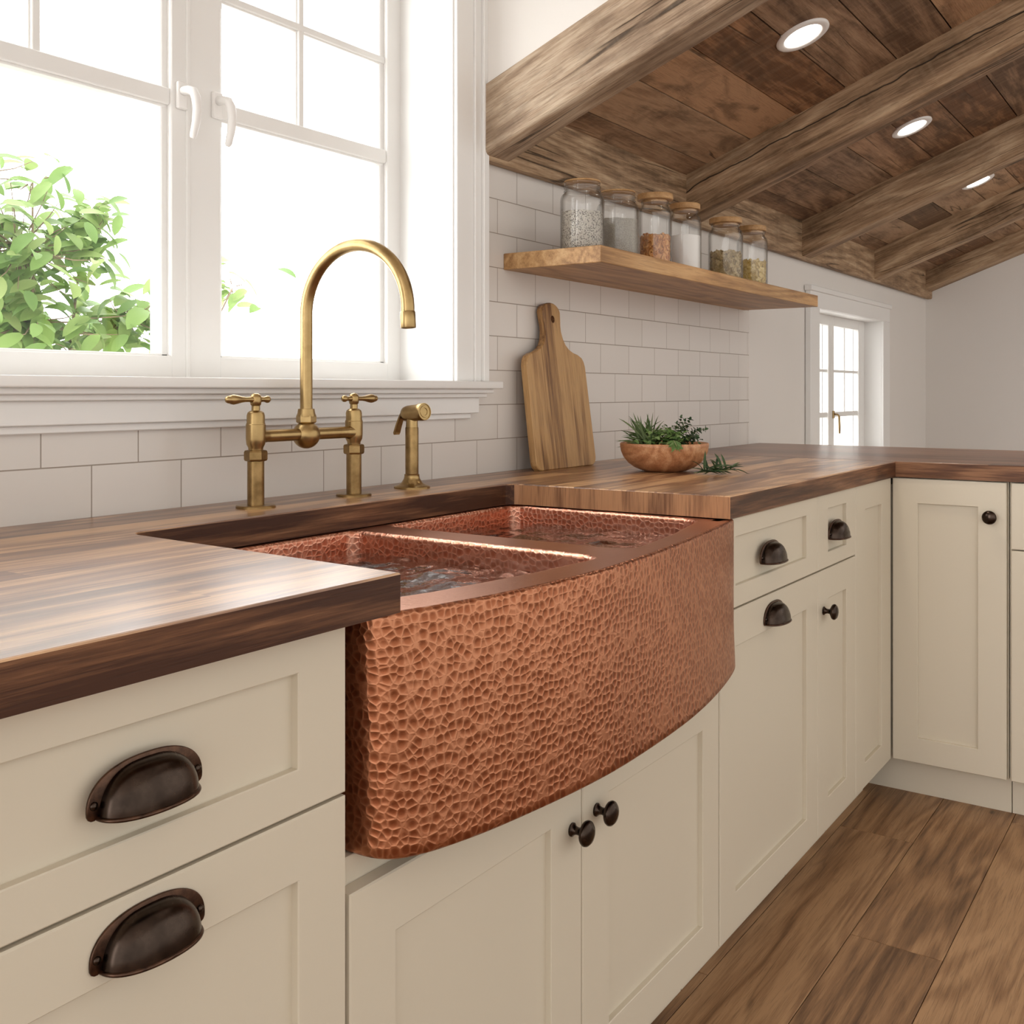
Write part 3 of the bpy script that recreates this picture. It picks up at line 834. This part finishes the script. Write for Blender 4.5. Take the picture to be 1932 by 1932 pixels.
unit('base_cabinet', 'narrow cream cabinet with a cup-pull drawer above a knobbed door', 'cabinet', 2.290, 2.577, [
    dict(kind='drawer', x0=2.2905, x1=2.5755, z0=.6985, z1=.866, rt=.033, rb=.033, pull=(2.417, .768)),
    dict(kind='door', x0=2.2905, x1=2.5755, z0=.102, z1=.695, rt=.0675, rb=.07, knob=(2.329, .604))])
unit('base_cabinet', 'slim cream corner panel cabinet without handles, in the inner corner', 'cabinet', 2.578, 2.9035, [
    dict(kind='door', x0=2.5785, x1=2.9025, z0=.102, z1=.866, rt=.063, rb=.060, sl=.079, sr=.089)], depth=.55)
# peninsula run, fronts facing the window end of the room
XP = 2.908
unit('base_cabinet', 'cream cabinet on the right-hand run with one tall knobbed door', 'cabinet', 0, .290, [
    dict(kind='door', x0=.0025, x1=.286, z0=.102, z1=.865, rt=.065, rb=.066, sl=.0645, sr=.0675, knob=(.249, .7755))], rot=True, org=(XP, -.664, 0), ext=.60)
unit('base_cabinet', 'cream drawer-over-door cabinet cut off by the right picture edge', 'cabinet', 0, .50, [
    dict(kind='drawer', x0=.0065, x1=.496, z0=.6955, z1=.865, rt=.035, rb=.035, pull=(.25, .76)),
    dict(kind='door', x0=.0065, x1=.496, z0=.102, z1=.692, knob=(.46, .6))], rot=True, org=(XP, -.954, 0))

# ------------------------------------------------------------------ floating shelf and jars
b = MB(); b.box(0, 1.496, -.265, 0, 0, .0385, .0014)
sh = b.build('floating_shelf', M['oak'], loc=(2.017, 0, 1.388))
tag(sh, 'thick oak floating shelf on the tiled wall, carrying the jars', 'shelf')
ZSH = 1.4265
def jar(x, r, ztop, lid, lidr, label, neckr=None):
    h = ztop-ZSH; root = empty('storage_jar', (x, -.15, ZSH))
    nr = neckr or r*.80
    lh = .016 if lid == 'wood' else .012
    hb = h-lh
    b = MB()
    sh_ = hb-.038
    prof = [(0, .001), (r*.85, 0), (r*.96, .003), (r, .010), (r, sh_), (r*.985, sh_+.008), (r*.93, sh_+.015), (nr*1.02, sh_+.021), (nr, sh_+.026), (nr*1.03, hb-.008), (nr*1.05, hb-.004), (nr*1.02, hb)]
    b.lathe(prof, 48, caps=False)
    t_ = .0028
    b.lathe([(0, .005), (r*.85, .005), (r-t_, .012), (r-t_, sh_), (r*.985-t_, sh_+.008), (r*.93-t_, sh_+.014), (nr-t_, sh_+.026), (nr-t_, hb)], 48, caps=False)
    b.build('glass_body', M['jar'], root, recalc=True)
    if lid == 'wood':
        b = MB(); b.lathe([(nr*.9, hb-.006), (nr*.9, hb+.0003), (lidr*.97, hb+.0003), (lidr, hb+.002), (lidr, h-.003), (lidr*.97, h), (0, h)], 48)
        b.build('wooden_lid', M['lidwood'], root, auto=40)
    else:
        b = MB()
        b.lathe([(lidr*.97, hb+.001), (lidr, hb+.004), (lidr, h-.005), (lidr*.985, h-.0035)], 48, caps=False)
        for z in (hb-.014, hb-.004): b.lathe([(nr*1.0, z-.003), (nr*1.07, z), (nr*1.0, z+.003)], 48, caps=False)
        lo = b.build('glass_lid', M['jar'], root)
        b = MB(); b.lathe([(lidr*.99, h-.0038), (lidr*1.01, h-.0025), (lidr*.99, h-.0005), (0, h)], 48)
        b.build('lid_ring', M['lidwood'], lo)
    tag(root, label, 'jar', 'glass jars on the oak shelf')
    return root
def fill(name, x, r, zf, mat, label, cat, uneven=.004, kind='stuff'):
    b = MB(); R = r-.0036; h = zf-ZSH; n = 40; prof = []
    vs = []; fs = []
    rings = [(R*.84, .0062), (R, .0135), (R, h), (R*.7, h), (R*.35, h), (0.001, h)]
    for q, z in rings:
        for k in range(n):
            a = 2*PI*k/n; dz = noise.noise((math.cos(a)*2*q/R+x*7, math.sin(a)*2*q/R, 1.))*uneven if z > .02 else 0
            vs.append((q*math.cos(a), q*math.sin(a), z+dz))
    for i in range(len(rings)-1):
        for k in range(n): fs.append([i*n+k, i*n+(k+1) % n, (i+1)*n+(k+1) % n, (i+1)*n+k])
    fs.append(list(range(n))[::-1])
    b.add(vs, fs, 0, .5, True)
    return tag(b.build(name, mat, loc=(x, -.15, ZSH), auto=50), label, cat, kind=kind)
def pieces(name, x, r, zf, mat, label, cat, kind, count, seed):
    random.seed(seed); b = MB(); R = r-.0036; h = zf-ZSH
    b.lathe([(R*.80, .0063), (R*.86, .010), (R*.86, h-.012), (0, h-.010)], 24, rnd=.13)
    for i in range(count):
        a = random.uniform(0, 2*PI); side = random.random() < .72
        if side: rr, z = R-random.uniform(.0035, .007), random.uniform(.011, h-.002)
        else: rr, z = R*math.sqrt(random.random())*.9, h-random.uniform(.003, .009)
        Mx = TR(rr*math.cos(a), rr*math.sin(a), z) @ RZ(a) @ Matrix.Rotation(random.uniform(0, 6.28), 4, 'X') @ RY(random.uniform(-.35, .35) + (0 if side else PI/2))
        if kind == 'curl':
            q = random.uniform(.0055, .0090); a1 = random.uniform(1.8, 3.8)
            P = [(0, q*math.cos(a1*k/6), q*math.sin(a1*k/6)) for k in range(7)]
            b.tube(P, [.0019, .0027, .0031, .0032, .0031, .0027, .0018], 6, M=Mx)
        else:
            q = random.uniform(.006, .0105); w = q*random.uniform(.35, .8)
            vs = [(random.uniform(-.001, .001), w*math.cos(k), q*math.sin(k)) for k in [PI*2*j/7 for j in range(7)]]
            vs = vs + [(p[0]+.0014, p[1]*.9, p[2]*.9) for p in vs]
            b.add(vs, [list(range(7))[::-1], list(range(7, 14))] + [[j, (j+1) % 7, 7+(j+1) % 7, 7+j] for j in range(7)], M=Mx)
    # keep every piece inside the glass
    for i, v in enumerate(b.v):
        q = math.hypot(v[0], v[1])
        if q > R: b.v[i] = (v[0]*R/q, v[1]*R/q, max(v[2], .0063))
        elif v[2] < .0063: b.v[i] = (v[0], v[1], .0063)
    return tag(b.build(name, mat, loc=(x, -.15, ZSH), recalc=False), label, cat, kind='stuff')
JX = [2.130, 2.305, 2.513, 2.699, 2.990, 3.207]; JR = [.0525, .0535, .0447, .0465, .0527, .049]
JT = [1.600, 1.6025, 1.627, 1.6287, 1.6280, 1.6320]; LR = [.043, .0443, .0482, .0433, .0498, .0447]
JF = [1.524, 1.530, 1.5155, 1.5385, 1.5245, 1.5205]
jl = ['tallest-looking glass jar at the left shelf end, full of speckled seeds', 'glass-lidded jar of grey-beige meal beside the seed jar',
      'wooden-lidded jar of orange-brown crisps', 'wooden-lidded jar of white sugar', 'wooden-lidded jar of brown-green flakes, past the gap in the row', 'wooden-lidded jar of golden flakes at the right end of the row']
for i in range(6): jar(JX[i], JR[i], JT[i], 'glass' if i < 2 else 'wood', LR[i], jl[i])
fill('seeds', JX[0], JR[0], JF[0], M['seeds'], 'black and white speckled seeds in the leftmost jar', 'seeds')
fill('meal', JX[1], JR[1], JF[1], M['flour'], 'fine grey-beige meal in the second jar', 'flour')
pieces('crisps', JX[2], JR[2], JF[2], M['crunch'], 'curly orange-brown crisps in a wooden-lidded jar', 'snacks', 'curl', 430, 5)
fill('sugar', JX[3], JR[3], JF[3], M['sugar'], 'smooth white sugar in a wooden-lidded jar', 'sugar', .002)
pieces('dried_flakes', JX[4], JR[4], JF[4], M['oats'], 'brown-green dried flakes in the fifth jar', 'cereal', 'flake', 900, 6)
pieces('golden_flakes', JX[5], JR[5], JF[5], M['flakes'], 'golden dried flakes in the last jar', 'cereal', 'flake', 650, 8)

# ------------------------------------------------------------------ cutting board leaning on the tiles
o = []
prof = [(.136, 0, .016), ]
def ol():
    P = []
    hw, sh_, tp = .1405, .272, .414
    rb = .022
    P += [(hw-rb+rb*math.sin(math.radians(t)), rb-rb*math.cos(math.radians(t))) for t in (0, 22, 45, 67, 90)]
    P += [(.1365, sh_-.018), (.132, sh_-.004), (.124, sh_+.006), (.108, sh_+.013), (.085, sh_+.018), (.066, sh_+.026), (.051, sh_+.038), (.042, sh_+.052), (.0365, sh_+.070), (.0365, sh_+.085), (.0395, sh_+.105), (.041, sh_+.118)]
    P += [(.041*math.cos(math.radians(t))**.9 if t < 90 else 0, tp-.026+.026*math.sin(math.radians(t))) for t in (18, 36, 54, 72, 90)]
    return P + [(-x, z) for x, z in P[::-1] if x > 1e-6]
bm = bmesh.new()
OL = ol(); n_ = len(OL)
b = MB()
T_ = .019
# front/back faces with a finger hole through the handle
hole = [(.002+.0085*math.cos(2*PI*k/16), .372+.0095*math.sin(2*PI*k/16)) for k in range(16)]
for y, ins in ((0, .002), (T_, .002)):
    E_ = []
    Q = off_closed(OL[::-1], -ins)[::-1]
    for P in (Q, hole):
        v = [bm.verts.new((x, y, z)) for x, z in P]; E_ += [bm.edges.new((v[i], v[(i+1) % len(v)])) for i in range(len(v))]
    bmesh.ops.triangle_fill(bm, use_beauty=True, edges=E_)
bm.verts.index_update()
b.add([v.co.copy() for v in bm.verts], [[v.index for v in f.verts] for f in bm.faces], 0, .3); bm.free()
Q = off_closed(OL[::-1], -.002)[::-1]
rows = [(Q, 0), (OL, .002), (OL, T_-.002), (Q, T_)]
b.add([(x, y, z) for P, y in rows for x, z in P], [[i*n_+k, i*n_+(k+1) % n_, (i+1)*n_+(k+1) % n_, (i+1)*n_+k] for i in range(3) for k in range(n_)], 0, .3)
b.add([(x, y, z) for y in (0, T_) for x, z in hole], [[k, (k+1) % 16, 16+(k+1) % 16, 16+k] for k in range(16)], 1, .3)
lean = math.asin((.075-.0225)/.414)
cbd = b.build('cutting_board', [M['board'], M['walnut_edge']], loc=(2.19, -.075, ZC+.0005), rot=(-lean, 0, 0))
tag(cbd, 'striped wooden cutting board with a holed handle, leaning on the tiles', 'cutting board')

# ------------------------------------------------------------------ bowl and herbs
BC = Vector((2.238, -.312)); RV = Vector((.44, -.898)); DV = Vector((.898, .44))
b = MB()
prof = [(0, .001), (.042, 0), (.053, .0025), (.070, .009), (.086, .0205), (.0968, .0345), (.1025, .048), (.1045, .060), (.1048, .066), (.1028, .0678), (.0995, .066), (.0975, .050), (.091, .036), (.078, .022), (.060, .012), (0, .009)]
b.lathe(prof, 64, caps=False)
bw = b.build('wooden_bowl', M['bowlwood'], loc=(BC.x, BC.y, ZC), rot=(0, .0, .7), auto=60)
tag(bw, 'round turned wooden bowl of herbs on the worktop', 'bowl')
def ribbon(b, p0, d, L, w, curve, up, rnd=None, n=5, fold=.25):
    d = Vector(d).normalized(); up = Vector(up); s = d.cross(up)
    if s.length < 1e-4: s = Vector((1, 0, 0))
    s.normalize(); up = s.cross(d).normalized()
    vs = []; p = Vector(p0); dd = d.copy(); st = L/n
    for i in range(n+1):
        t = i/n; ww = w*(math.sin(PI*min(1, (t*.93+.05)))**.7)*(1-.25*t)
        if i == n: ww = .0002
        vs += [p - s*ww/2 + up*ww*fold, p.copy(), p + s*ww/2 + up*ww*fold]
        dd = (dd - up*curve/n).normalized(); up = s.cross(dd).normalized()
        p = p + dd*st
    fs = []
    for i in range(n):
        fs += [[i*3, i*3+1, i*3+4, i*3+3], [i*3+1, i*3+2, i*3+5, i*3+4]]
    b.add(vs, fs, 0, rnd, True)
def W3D(r, d, z): return Vector((BC.x + RV.x*r + DV.x*d, BC.y + RV.y*r + DV.y*d, ZC+z))
def dirv(r, d, z): return Vector((RV.x*r+DV.x*d, RV.y*r+DV.y*d, z))
def herb(name, mat, label, cat, group=None):
    root = empty(name); tag(root, label, cat, group); return root
# long-leaved bunch
random.seed(21)
rt = herb('herb_bunch', None, 'long narrow green herb leaves fanning over the left of the bowl', 'herbs', 'herbs in the bowl')
b = MB(); s = MB()
for k in range(4):
    p0 = W3D(-.045+.012*k, .02-.013*k, .030); p1 = W3D(-.050+.006*k, .01-.008*k, .085+.004*k)
    s.tube([p0, p0.lerp(p1, .5), p1], .0014, 6)
for k in range(64):
    t = random.random(); a = random.uniform(-1.35, .65)
    p0 = W3D(-.034+random.uniform(-.014, .014), random.uniform(-.03, .03), .045+.03*t)
    ribbon(b, p0, dirv(math.sin(a)-.15, random.uniform(-.35, .35), math.cos(a)*.9+.12), random.uniform(.055, .090)*(1 if a < .2 else .75), random.uniform(.0045, .0066), random.uniform(.3, 1.0), dirv(-.3, -.5, 1), fold=.3)
b.build('leaves', M['herb_long'], rt, recalc=False); s.build('stem', M['herb_stem'], rt)
# bright broad leaves
rt = herb('herb_bunch', None, 'bright green soft leafy herbs in the middle of the bowl', 'herbs', 'herbs in the bowl')
b = MB(); s = MB()
for k in range(150):
    p0 = W3D(random.gauss(.002, .024), random.gauss(-.015, .028), .055+random.uniform(0, .038))
    a = random.uniform(-1.5, 1.5)
    ribbon(b, p0, dirv(math.sin(a), random.uniform(-.9, .6), abs(math.cos(a))*.7+.1), random.uniform(.012, .024), random.uniform(.009, .016), random.uniform(.2, 1.2), dirv(0, -.4, 1), n=4, fold=.2)
for k in range(5):
    p0 = W3D(-.02+.012*k, 0, .04); s.tube([p0, p0+Vector((0, 0, .03)), p0+dirv(.01, 0, .055)], .001, 5)
    for j in range(6):
        q = p0+dirv(.003*j, 0, .035+.006*j); ribbon(b, q, dirv(random.uniform(-1, 1), random.uniform(-1, 1), .5), .012, .009, .5, (0, 0, 1), n=3)
b.build('leaves', M['herb_mid'], rt, recalc=False); s.build('stem', M['herb_stem'], rt)
# small round leaves on sprigs
rt = herb('herb_bunch', None, 'dark small-leaved herb sprigs rising on the right of the bowl', 'herbs', 'herbs in the bowl')
b = MB(); s = MB()
def sprig(base, tip, bow, npairs, lw, ll, bb, ss, st=.001, t0=.1):
    P = []
    for i in range(9):
        t = i/8; P.append(Vector(base).lerp(Vector(tip), t) + Vector(bow)*math.sin(PI*t))
    ss.tube(P, [st*(1-.5*i/8) for i in range(9)], 5)
    for i in range(npairs):
        t = t0+(1-t0)*i/(npairs-1); k = min(7, int(t*8)); q = P[k].lerp(P[k+1], t*8-k); ax = (P[k+1]-P[k]).normalized()
        a = i*1.57+random.uniform(-.4, .4)
        u = ax.cross(Vector((.3, .2, 1))).normalized(); w = ax.cross(u)
        for sg in (-1, 1):
            d = (u*math.cos(a)+w*math.sin(a))*sg + ax*random.uniform(.2, .8)
            ribbon(bb, q, d, ll*random.uniform(.75, 1.2)*(1-.3*t), lw*random.uniform(.8, 1.15)*(1-.3*t), .4, ax, n=4, fold=.15)
    ribbon(bb, P[-1], ax, ll*.7, lw*.6, .1, u, n=3)
for base, tip, bow in (((.025, 0, .05), (.048, -.015, .118), (0, 0, .004)), ((.03, -.01, .05), (.060, .02, .121), (0, 0, .0)), ((.02, .02, .05), (.040, .03, .125), (0, 0, .0)), ((.035, 0, .05), (.094, -.01, .100), (0, 0, .012)),
                      ((.04, .01, .05), (.080, .02, .098), (0, 0, .01)), ((.02, -.03, .05), (.030, -.03, .112), (0, 0, 0)), ((.03, -.02, .05), (.072, -.03, .085), (0, 0, .01)), ((.0, .02, .05), (.012, .03, .095), (0, 0, 0)), ((.03, .02, .05), (.075, -.01, .080), (0, 0, .008))):
    sprig(W3D(*base), W3D(*tip), bow, 12, .0125, .0140, b, s)
for k in range(60):
    p0 = W3D(random.gauss(.035, .022), random.gauss(-.01, .025), .055+random.uniform(0, .022)); a = random.uniform(-1.4, 1.4)
    ribbon(b, p0, dirv(math.sin(a), random.uniform(-.8, .5), math.cos(a)*.6), random.uniform(.010, .017), .009, .5, (0, 0, 1), n=4)
b.build('leaves', M['herb_dark'], rt, recalc=False); s.build('stem', M['herb_stem'], rt)
# sprig hanging over the rim
rt = herb('herb_sprig', None, 'small leafy sprig hanging over the front rim of the bowl', 'herbs')
b = MB(); s = MB()
P = [W3D(.018, -.085, .072), W3D(.022, -.103, .0775), W3D(.026, -.110, .070), W3D(.030, -.108, .060)]
s.tube(P, .0011, 6)
for k in range(26):
    t = random.random(); q = P[1].lerp(P[3], t); a = random.uniform(-1.6, 1.6)
    ribbon(b, q, dirv(math.sin(a), -.35, -.25-.3*math.cos(a)+.15), random.uniform(.013, .022), .0045, .3, dirv(0, -1, .5), n=4)
b.build('leaves', M['herb_mid'], rt, recalc=False); s.build('stem', M['herb_stem'], rt)
# sprig on the worktop
random.seed(5)
rt = herb('herb_sprig', None, 'loose dark green herb sprig lying on the worktop beside the bowl', 'herbs')
b = MB(); s = MB()
P = [W3D(.068, -.095, .004), W3D(.085, -.088, .005), W3D(.105, -.082, .006), W3D(.130, -.075, .008), W3D(.152, -.070, .010)]
s.tube(P, [.0009, .0012, .0015, .0015, .001], 6)
for k in range(34):
    t = .30+.70*random.random(); i = min(3, int(t*4)); q = P[i].lerp(P[i+1], t*4-i); a = random.uniform(-1.35, 1.35)
    ribbon(b, q, dirv(math.sin(a)+.1, random.uniform(-.5, .5), abs(math.cos(a))*.55+.03), random.uniform(.036, .058), random.uniform(.0058, .0080), random.uniform(.3, 1.0), dirv(0, -.3, 1), n=5, fold=.3)
for k in range(26):
    t = random.random()*.5; i = min(3, int(t*4)); q = P[i].lerp(P[i+1], t*4-i); a = random.uniform(0, 6.28)
    ribbon(b, q, dirv(math.sin(a)-.3, math.cos(a), .25), random.uniform(.010, .018), .0022, .1, (0, 0, 1), n=3)
for i, v in enumerate(b.v):
    if v[2] < ZC+.0008: b.v[i] = (v[0], v[1], ZC+.0008)
b.build('leaves', M['herb_dark'], rt, recalc=False); s.build('stem', M['herb_stem'], rt)

# ------------------------------------------------------------------ bridge faucet
FY = -.107
XL, XR, XM = 1.1585, 1.390, 1.2715
fa = empty('bridge_faucet', (XM, FY, ZC))
tag(fa, 'aged brass bridge faucet with a tall gooseneck spout and two lever handles', 'faucet')
for sx, xx in ((-1, XL), (1, XR)):
    dx = xx-XM
    b = MB(); b.lathe([(.032, 0), (.032, .003), (.0305, .0045), (.0145, .0048)], 40, 0, TR(dx, 0, 0)); b.build('flange', M['brass_dark'], fa, auto=40)
    b = MB(); b.lathe([(.0137, .0045), (.0137, .078)], 32, 0, TR(dx, 0, 0)); b.build('riser_pipe', M['brass_dark'], fa, auto=40)
    b = MB(); b.lathe([(.0145, .0755), (.0175, .0765), (.0188, .079), (.0188, .0905), (.0175, .093), (.0140, .094)], 6, 0, TR(dx, 0, 0), smooth=False, rot=.3); b.build('hex_nut', M['brass_dark'], fa)
    b = MB()
    b.lathe([(.0118, .0935), (.0122, .098), (.0150, .1035), (.0160, .112), (.0160, .1355), (.0154, .1362), (.0154, .1368), (.0152, .138)], 40, 0, TR(dx, 0, 0))
    vb = b.build('valve_body', M['brass'], fa, auto=35)
    b = MB()
    b.lathe([(.0146, .1375), (.0146, .1500), (.0132, .1550), (.0100, .1575), (.0070, .1585), (.0068, .166)], 40, 0, TR(dx, 0, 0))
    b.build('bonnet', M['brass'], fa, auto=35)
    b = MB(); zz = .1765
    b.lathe([(.0065, -.0108), (.0085, -.0085), (.0094, -.003), (.0094, .003), (.0080, .0068), (.0045, .0095), (0, .0102)], 28, 0, TR(dx, 0, zz))
    arm = [(.0, -.030), (.0036, -.0295), (.0058, -.0265), (.0060, -.0235), (.0044, -.019), (.0040, -.015), (.0052, -.008), (.0052, .008), (.0042, .014), (.0042, .022), (.0052, .030), (.0074, .040), (.0082, .046), (.0074, .0515), (.0058, .0545), (.0062, .056), (.0050, .0595), (.0022, .0618), (0, .0622)]
    b.lathe(arm, 24, 0, TR(dx, 0, zz) @ RY(sx*PI/2), caps=False)
    b.build('lever_handle', M['brass'], fa, auto=60)
b = MB()
b.lathe([(.0105, XL-XM+.0145), (.0105, -.02)], 28, 0, TR(0, 0, .1160) @ RY(PI/2), caps=False)
b.lathe([(.0105, .02), (.0105, XR-XM-.0145)], 28, 0, TR(0, 0, .1160) @ RY(PI/2), caps=False)
for sg in (-1, 1):
    e = (XL-XM if sg < 0 else XR-XM)
    b.lathe([(.0155, 0), (.0135, .010), (.0112, .018), (.0105, .024)], 28, 0, TR(e, 0, .1160) @ RY(-sg*PI/2), caps=False)
b.lathe([(.0238*math.sin(PI*k/20) if 0 < k < 20 else 0, .1148-.0238*math.cos(PI*k/20)) for k in range(21)], 40, 0, None, caps=False)
b.build('bridge', M['brass'], fa, auto=60)
b = MB(); b.lathe([(.0150, .1350), (.0172, .1370), (.0172, .1470), (.0160, .1500)], 6, 0, None, smooth=False, rot=.2)
b.lathe([(.0166, .1465), (.0150, .153), (.0140, .1595), (.0108, .1600)], 40)
b.build('collar', M['brass'], fa, auto=30)
b = MB(); P = [(0, 0, .155+.017*k) for k in range(10)]; RA = .114
zt = 1.231-ZC
P = [(0, 0, .155 + (zt-.155)*k/8) for k in range(9)]
for k in range(1, 33):
    a = PI*k/32*1.02; P.append((0, -RA+RA*math.cos(a), zt+RA*math.sin(a)*.98))
b.tube(P, .0107, 28)
sp = b.build('spout', M['brass'], fa, auto=60)
e = Vector(P[-1]); 
b = MB(); b.lathe([(.0112, .004), (.0124, .002), (.0124, -.022), (.0118, -.0232), (.0100, -.0225), (.0098, -.012)], 32, 0, TR(*e) @ RX(-.06), caps=False)
b.lathe([(.0099, -.012), (0, -.012)], 32, 1, TR(*e) @ RX(-.06), caps=False)
b.build('aerator', [M['brass'], M['dark']], sp, auto=40)
# side spray
sv = empty('side_sprayer', (1.5675, -.095, ZC))
tag(sv, 'aged brass side spray on its own flared base, right of the faucet', 'sprayer')
b = MB(); b.lathe([(.0355, 0), (.0355, .003), (.0335, .0048), (.0270, .0065), (.0205, .011), (.0160, .018), (.0146, .024), (.0150, .0265), (.0130, .028)], 44); b.build('base', M['brass'], sv, auto=40)
b = MB(); b.lathe([(.0130, .0275), (.0130, .1175), (.0126, .1185), (.0126, .1195)], 36); b.build('wand', M['brass_dark'], sv, auto=40)
b = MB(); b.lathe([(.0120, .1192), (.0116, .128), (.0110, .140)], 32)
HD = Matrix.Translation((0, .0, .1465)) @ RZ(math.radians(-8)) @ RX(math.radians(84))
b.lathe([(0, -.0235), (.0095, -.0225), (.0145, -.018), (.0162, -.010), (.0162, .010), (.0163, .020), (.0172, .026), (.0172, .036), (.0165, .0375), (.0150, .0375), (.0146, .0362), (.0118, .0362), (.0112, .0372), (.0075, .0372), (.0070, .036), (0, .036)], 36, 0, HD, caps=False)
b.build('spray_head', M['brass'], sv, auto=40)
b = MB()
P = [(-.002, .021, .148), (-.004, .024, .138), (-.006, .029, .122), (-.007, .033, .108), (-.007, .0335, .104)]
vs = []; fs = []
for (x, y, z), w in zip(P, (.0055, .0070, .0080, .0085, .0065)):
    for dx, dy in ((-w, -.002), (w, -.002), (w, .002), (-w, .002)): vs.append((x+dx, y+dy, z))
for i in range(4):
    for k in range(4): fs.append([i*4+k, i*4+(k+1) % 4, (i+1)*4+(k+1) % 4, (i+1)*4+k])
fs += [[3, 2, 1, 0], [16, 17, 18, 19]]
b.add(vs, fs, 0, .5); b.build('trigger', M['brass_dark'], sv)

# ------------------------------------------------------------------ garden shrub outside
b = MB(); b.box(-2, 7, .26, 5, -.1, 0)
gr = b.build('ground', M['soil']); gr['kind'] = 'structure'
random.seed(17)
shb = empty('garden_shrub', (1.30, .78, 0))
tag(shb, 'leafy green shrub growing outside the window', 'shrub')
b = MB(); s = MB(); SOFF = Vector((1.30, .78, 0))
CL = [(1.27, 1.41, .15, .10, 150), (1.30, 1.565, .05, .05, 9), (1.43, 1.515, .055, .045, 30), (1.42, 1.44, .07, .04, 26), (1.53, 1.275, .085, .055, 70), (1.30, 1.25, .18, .08, 110), (1.70, 1.33, .08, .07, 30), (1.865, 1.375, .024, .060, 13), (1.03, 1.42, .14, .18, 80), (1.15, 1.55, .10, .06, 16), (1.35, 1.05, .28, .12, 90)]
base = Vector((1.30, .78, 0))
for cx, cz, rx, rz, n_ in CL:
    c = Vector((cx, .78, cz))
    m = base.lerp(c, .55); m.x = base.x+(cx-base.x)*.35
    s.tube([base-SOFF, m-SOFF, c-SOFF], [.011, .006, .002], 7)
    for k in range(int(n_*1.7)):
        p = Vector((random.gauss(cx, rx*.55), .78+random.gauss(0, .07), random.gauss(cz, rz*.6)))
        a = random.uniform(0, 2*PI)
        d = Vector((math.cos(a), math.sin(a)*.5, random.uniform(-.75, .35)))
        L_ = random.uniform(.046, .078)
        ribbon(b, p-SOFF, d, L_, L_*random.uniform(.45, .62), random.uniform(.2, 1.0), Vector((random.uniform(-.4, .4), -.55, 1)), n=6, fold=.12)
        if k % 3 == 0:
            q = c.lerp(p, .3); s.tube([q-SOFF, q.lerp(p, .6)-SOFF+Vector((0, 0, -.006)), p-SOFF], [.0018, .0013, .0007], 5)
b.build('foliage', M['leaf'], shb, recalc=False); s.build('branches', M['stem'], shb)

# ------------------------------------------------------------------ light: bright overcast garden side, softer room side
Wd = bpy.data.worlds.new('sky'); SC.world = Wd; Wd.use_nodes = True
nt = Wd.node_tree; nt.nodes.clear()
out = nt.nodes.new('ShaderNodeOutputWorld'); bg = nt.nodes.new('ShaderNodeBackground'); nt.links.new(bg.outputs[0], out.inputs[0])
tc_ = nt.nodes.new('ShaderNodeTexCoord'); spx = nt.nodes.new('ShaderNodeSeparateXYZ'); nt.links.new(tc_.outputs['Generated'], spx.inputs[0])
cr = nt.nodes.new('ShaderNodeValToRGB'); nt.links.new(spx.outputs[1], cr.inputs[0])
mr = nt.nodes.new('ShaderNodeMapRange'); nt.links.new(spx.outputs[1], mr.inputs[0]); mr.inputs[1].default_value = -1; mr.inputs[2].default_value = 1
nt.links.new(mr.outputs[0], cr.inputs[0])
OUT, IN, LEFT = 6.5, 1.25, .4
els = cr.color_ramp.elements
els[0].position = .44; els[0].color = (IN*1.0, IN*.968, IN*.918, 1)
els[1].position = .52; els[1].color = (OUT, OUT, OUT, 1)
lm = nt.nodes.new('ShaderNodeMapRange'); lm.interpolation_type = 'SMOOTHSTEP'; nt.links.new(spx.outputs[0], lm.inputs[0])
lm.inputs[1].default_value = -.25; lm.inputs[2].default_value = -.95; lm.inputs[3].default_value = 0; lm.inputs[4].default_value = LEFT
vs_ = nt.nodes.new('ShaderNodeVectorMath'); vs_.operation = 'ADD'; nt.links.new(cr.outputs[0], vs_.inputs[0]); nt.links.new(lm.outputs[0], vs_.inputs[1])
nt.links.new(vs_.outputs[0], bg.inputs[0]); bg.inputs[1].default_value = 1.

# ------------------------------------------------------------------ camera
cd = bpy.data.cameras.new('camera'); cam = bpy.data.objects.new('camera', cd); COL.objects.link(cam)
cam.location = (0, -1.4112, 1.10)
cam.rotation_euler = (PI/2, 0, math.radians(-90+34.5067))
cd.sensor_width = 36; cd.lens = 1956.494/1932*36; cd.shift_y = -(966-738)/1932; cd.clip_start = .02
SC.camera = cam
SC.view_settings.view_transform = 'Standard'; SC.view_settings.look = 'None'
SC.view_settings.exposure = 0; SC.view_settings.gamma = 1
SC.view_settings.use_curve_mapping = False
SC.cycles.max_bounces = 10; SC.cycles.transparent_max_bounces = 24; SC.cycles.use_denoising = True
SC.cycles.sample_clamp_indirect = 6
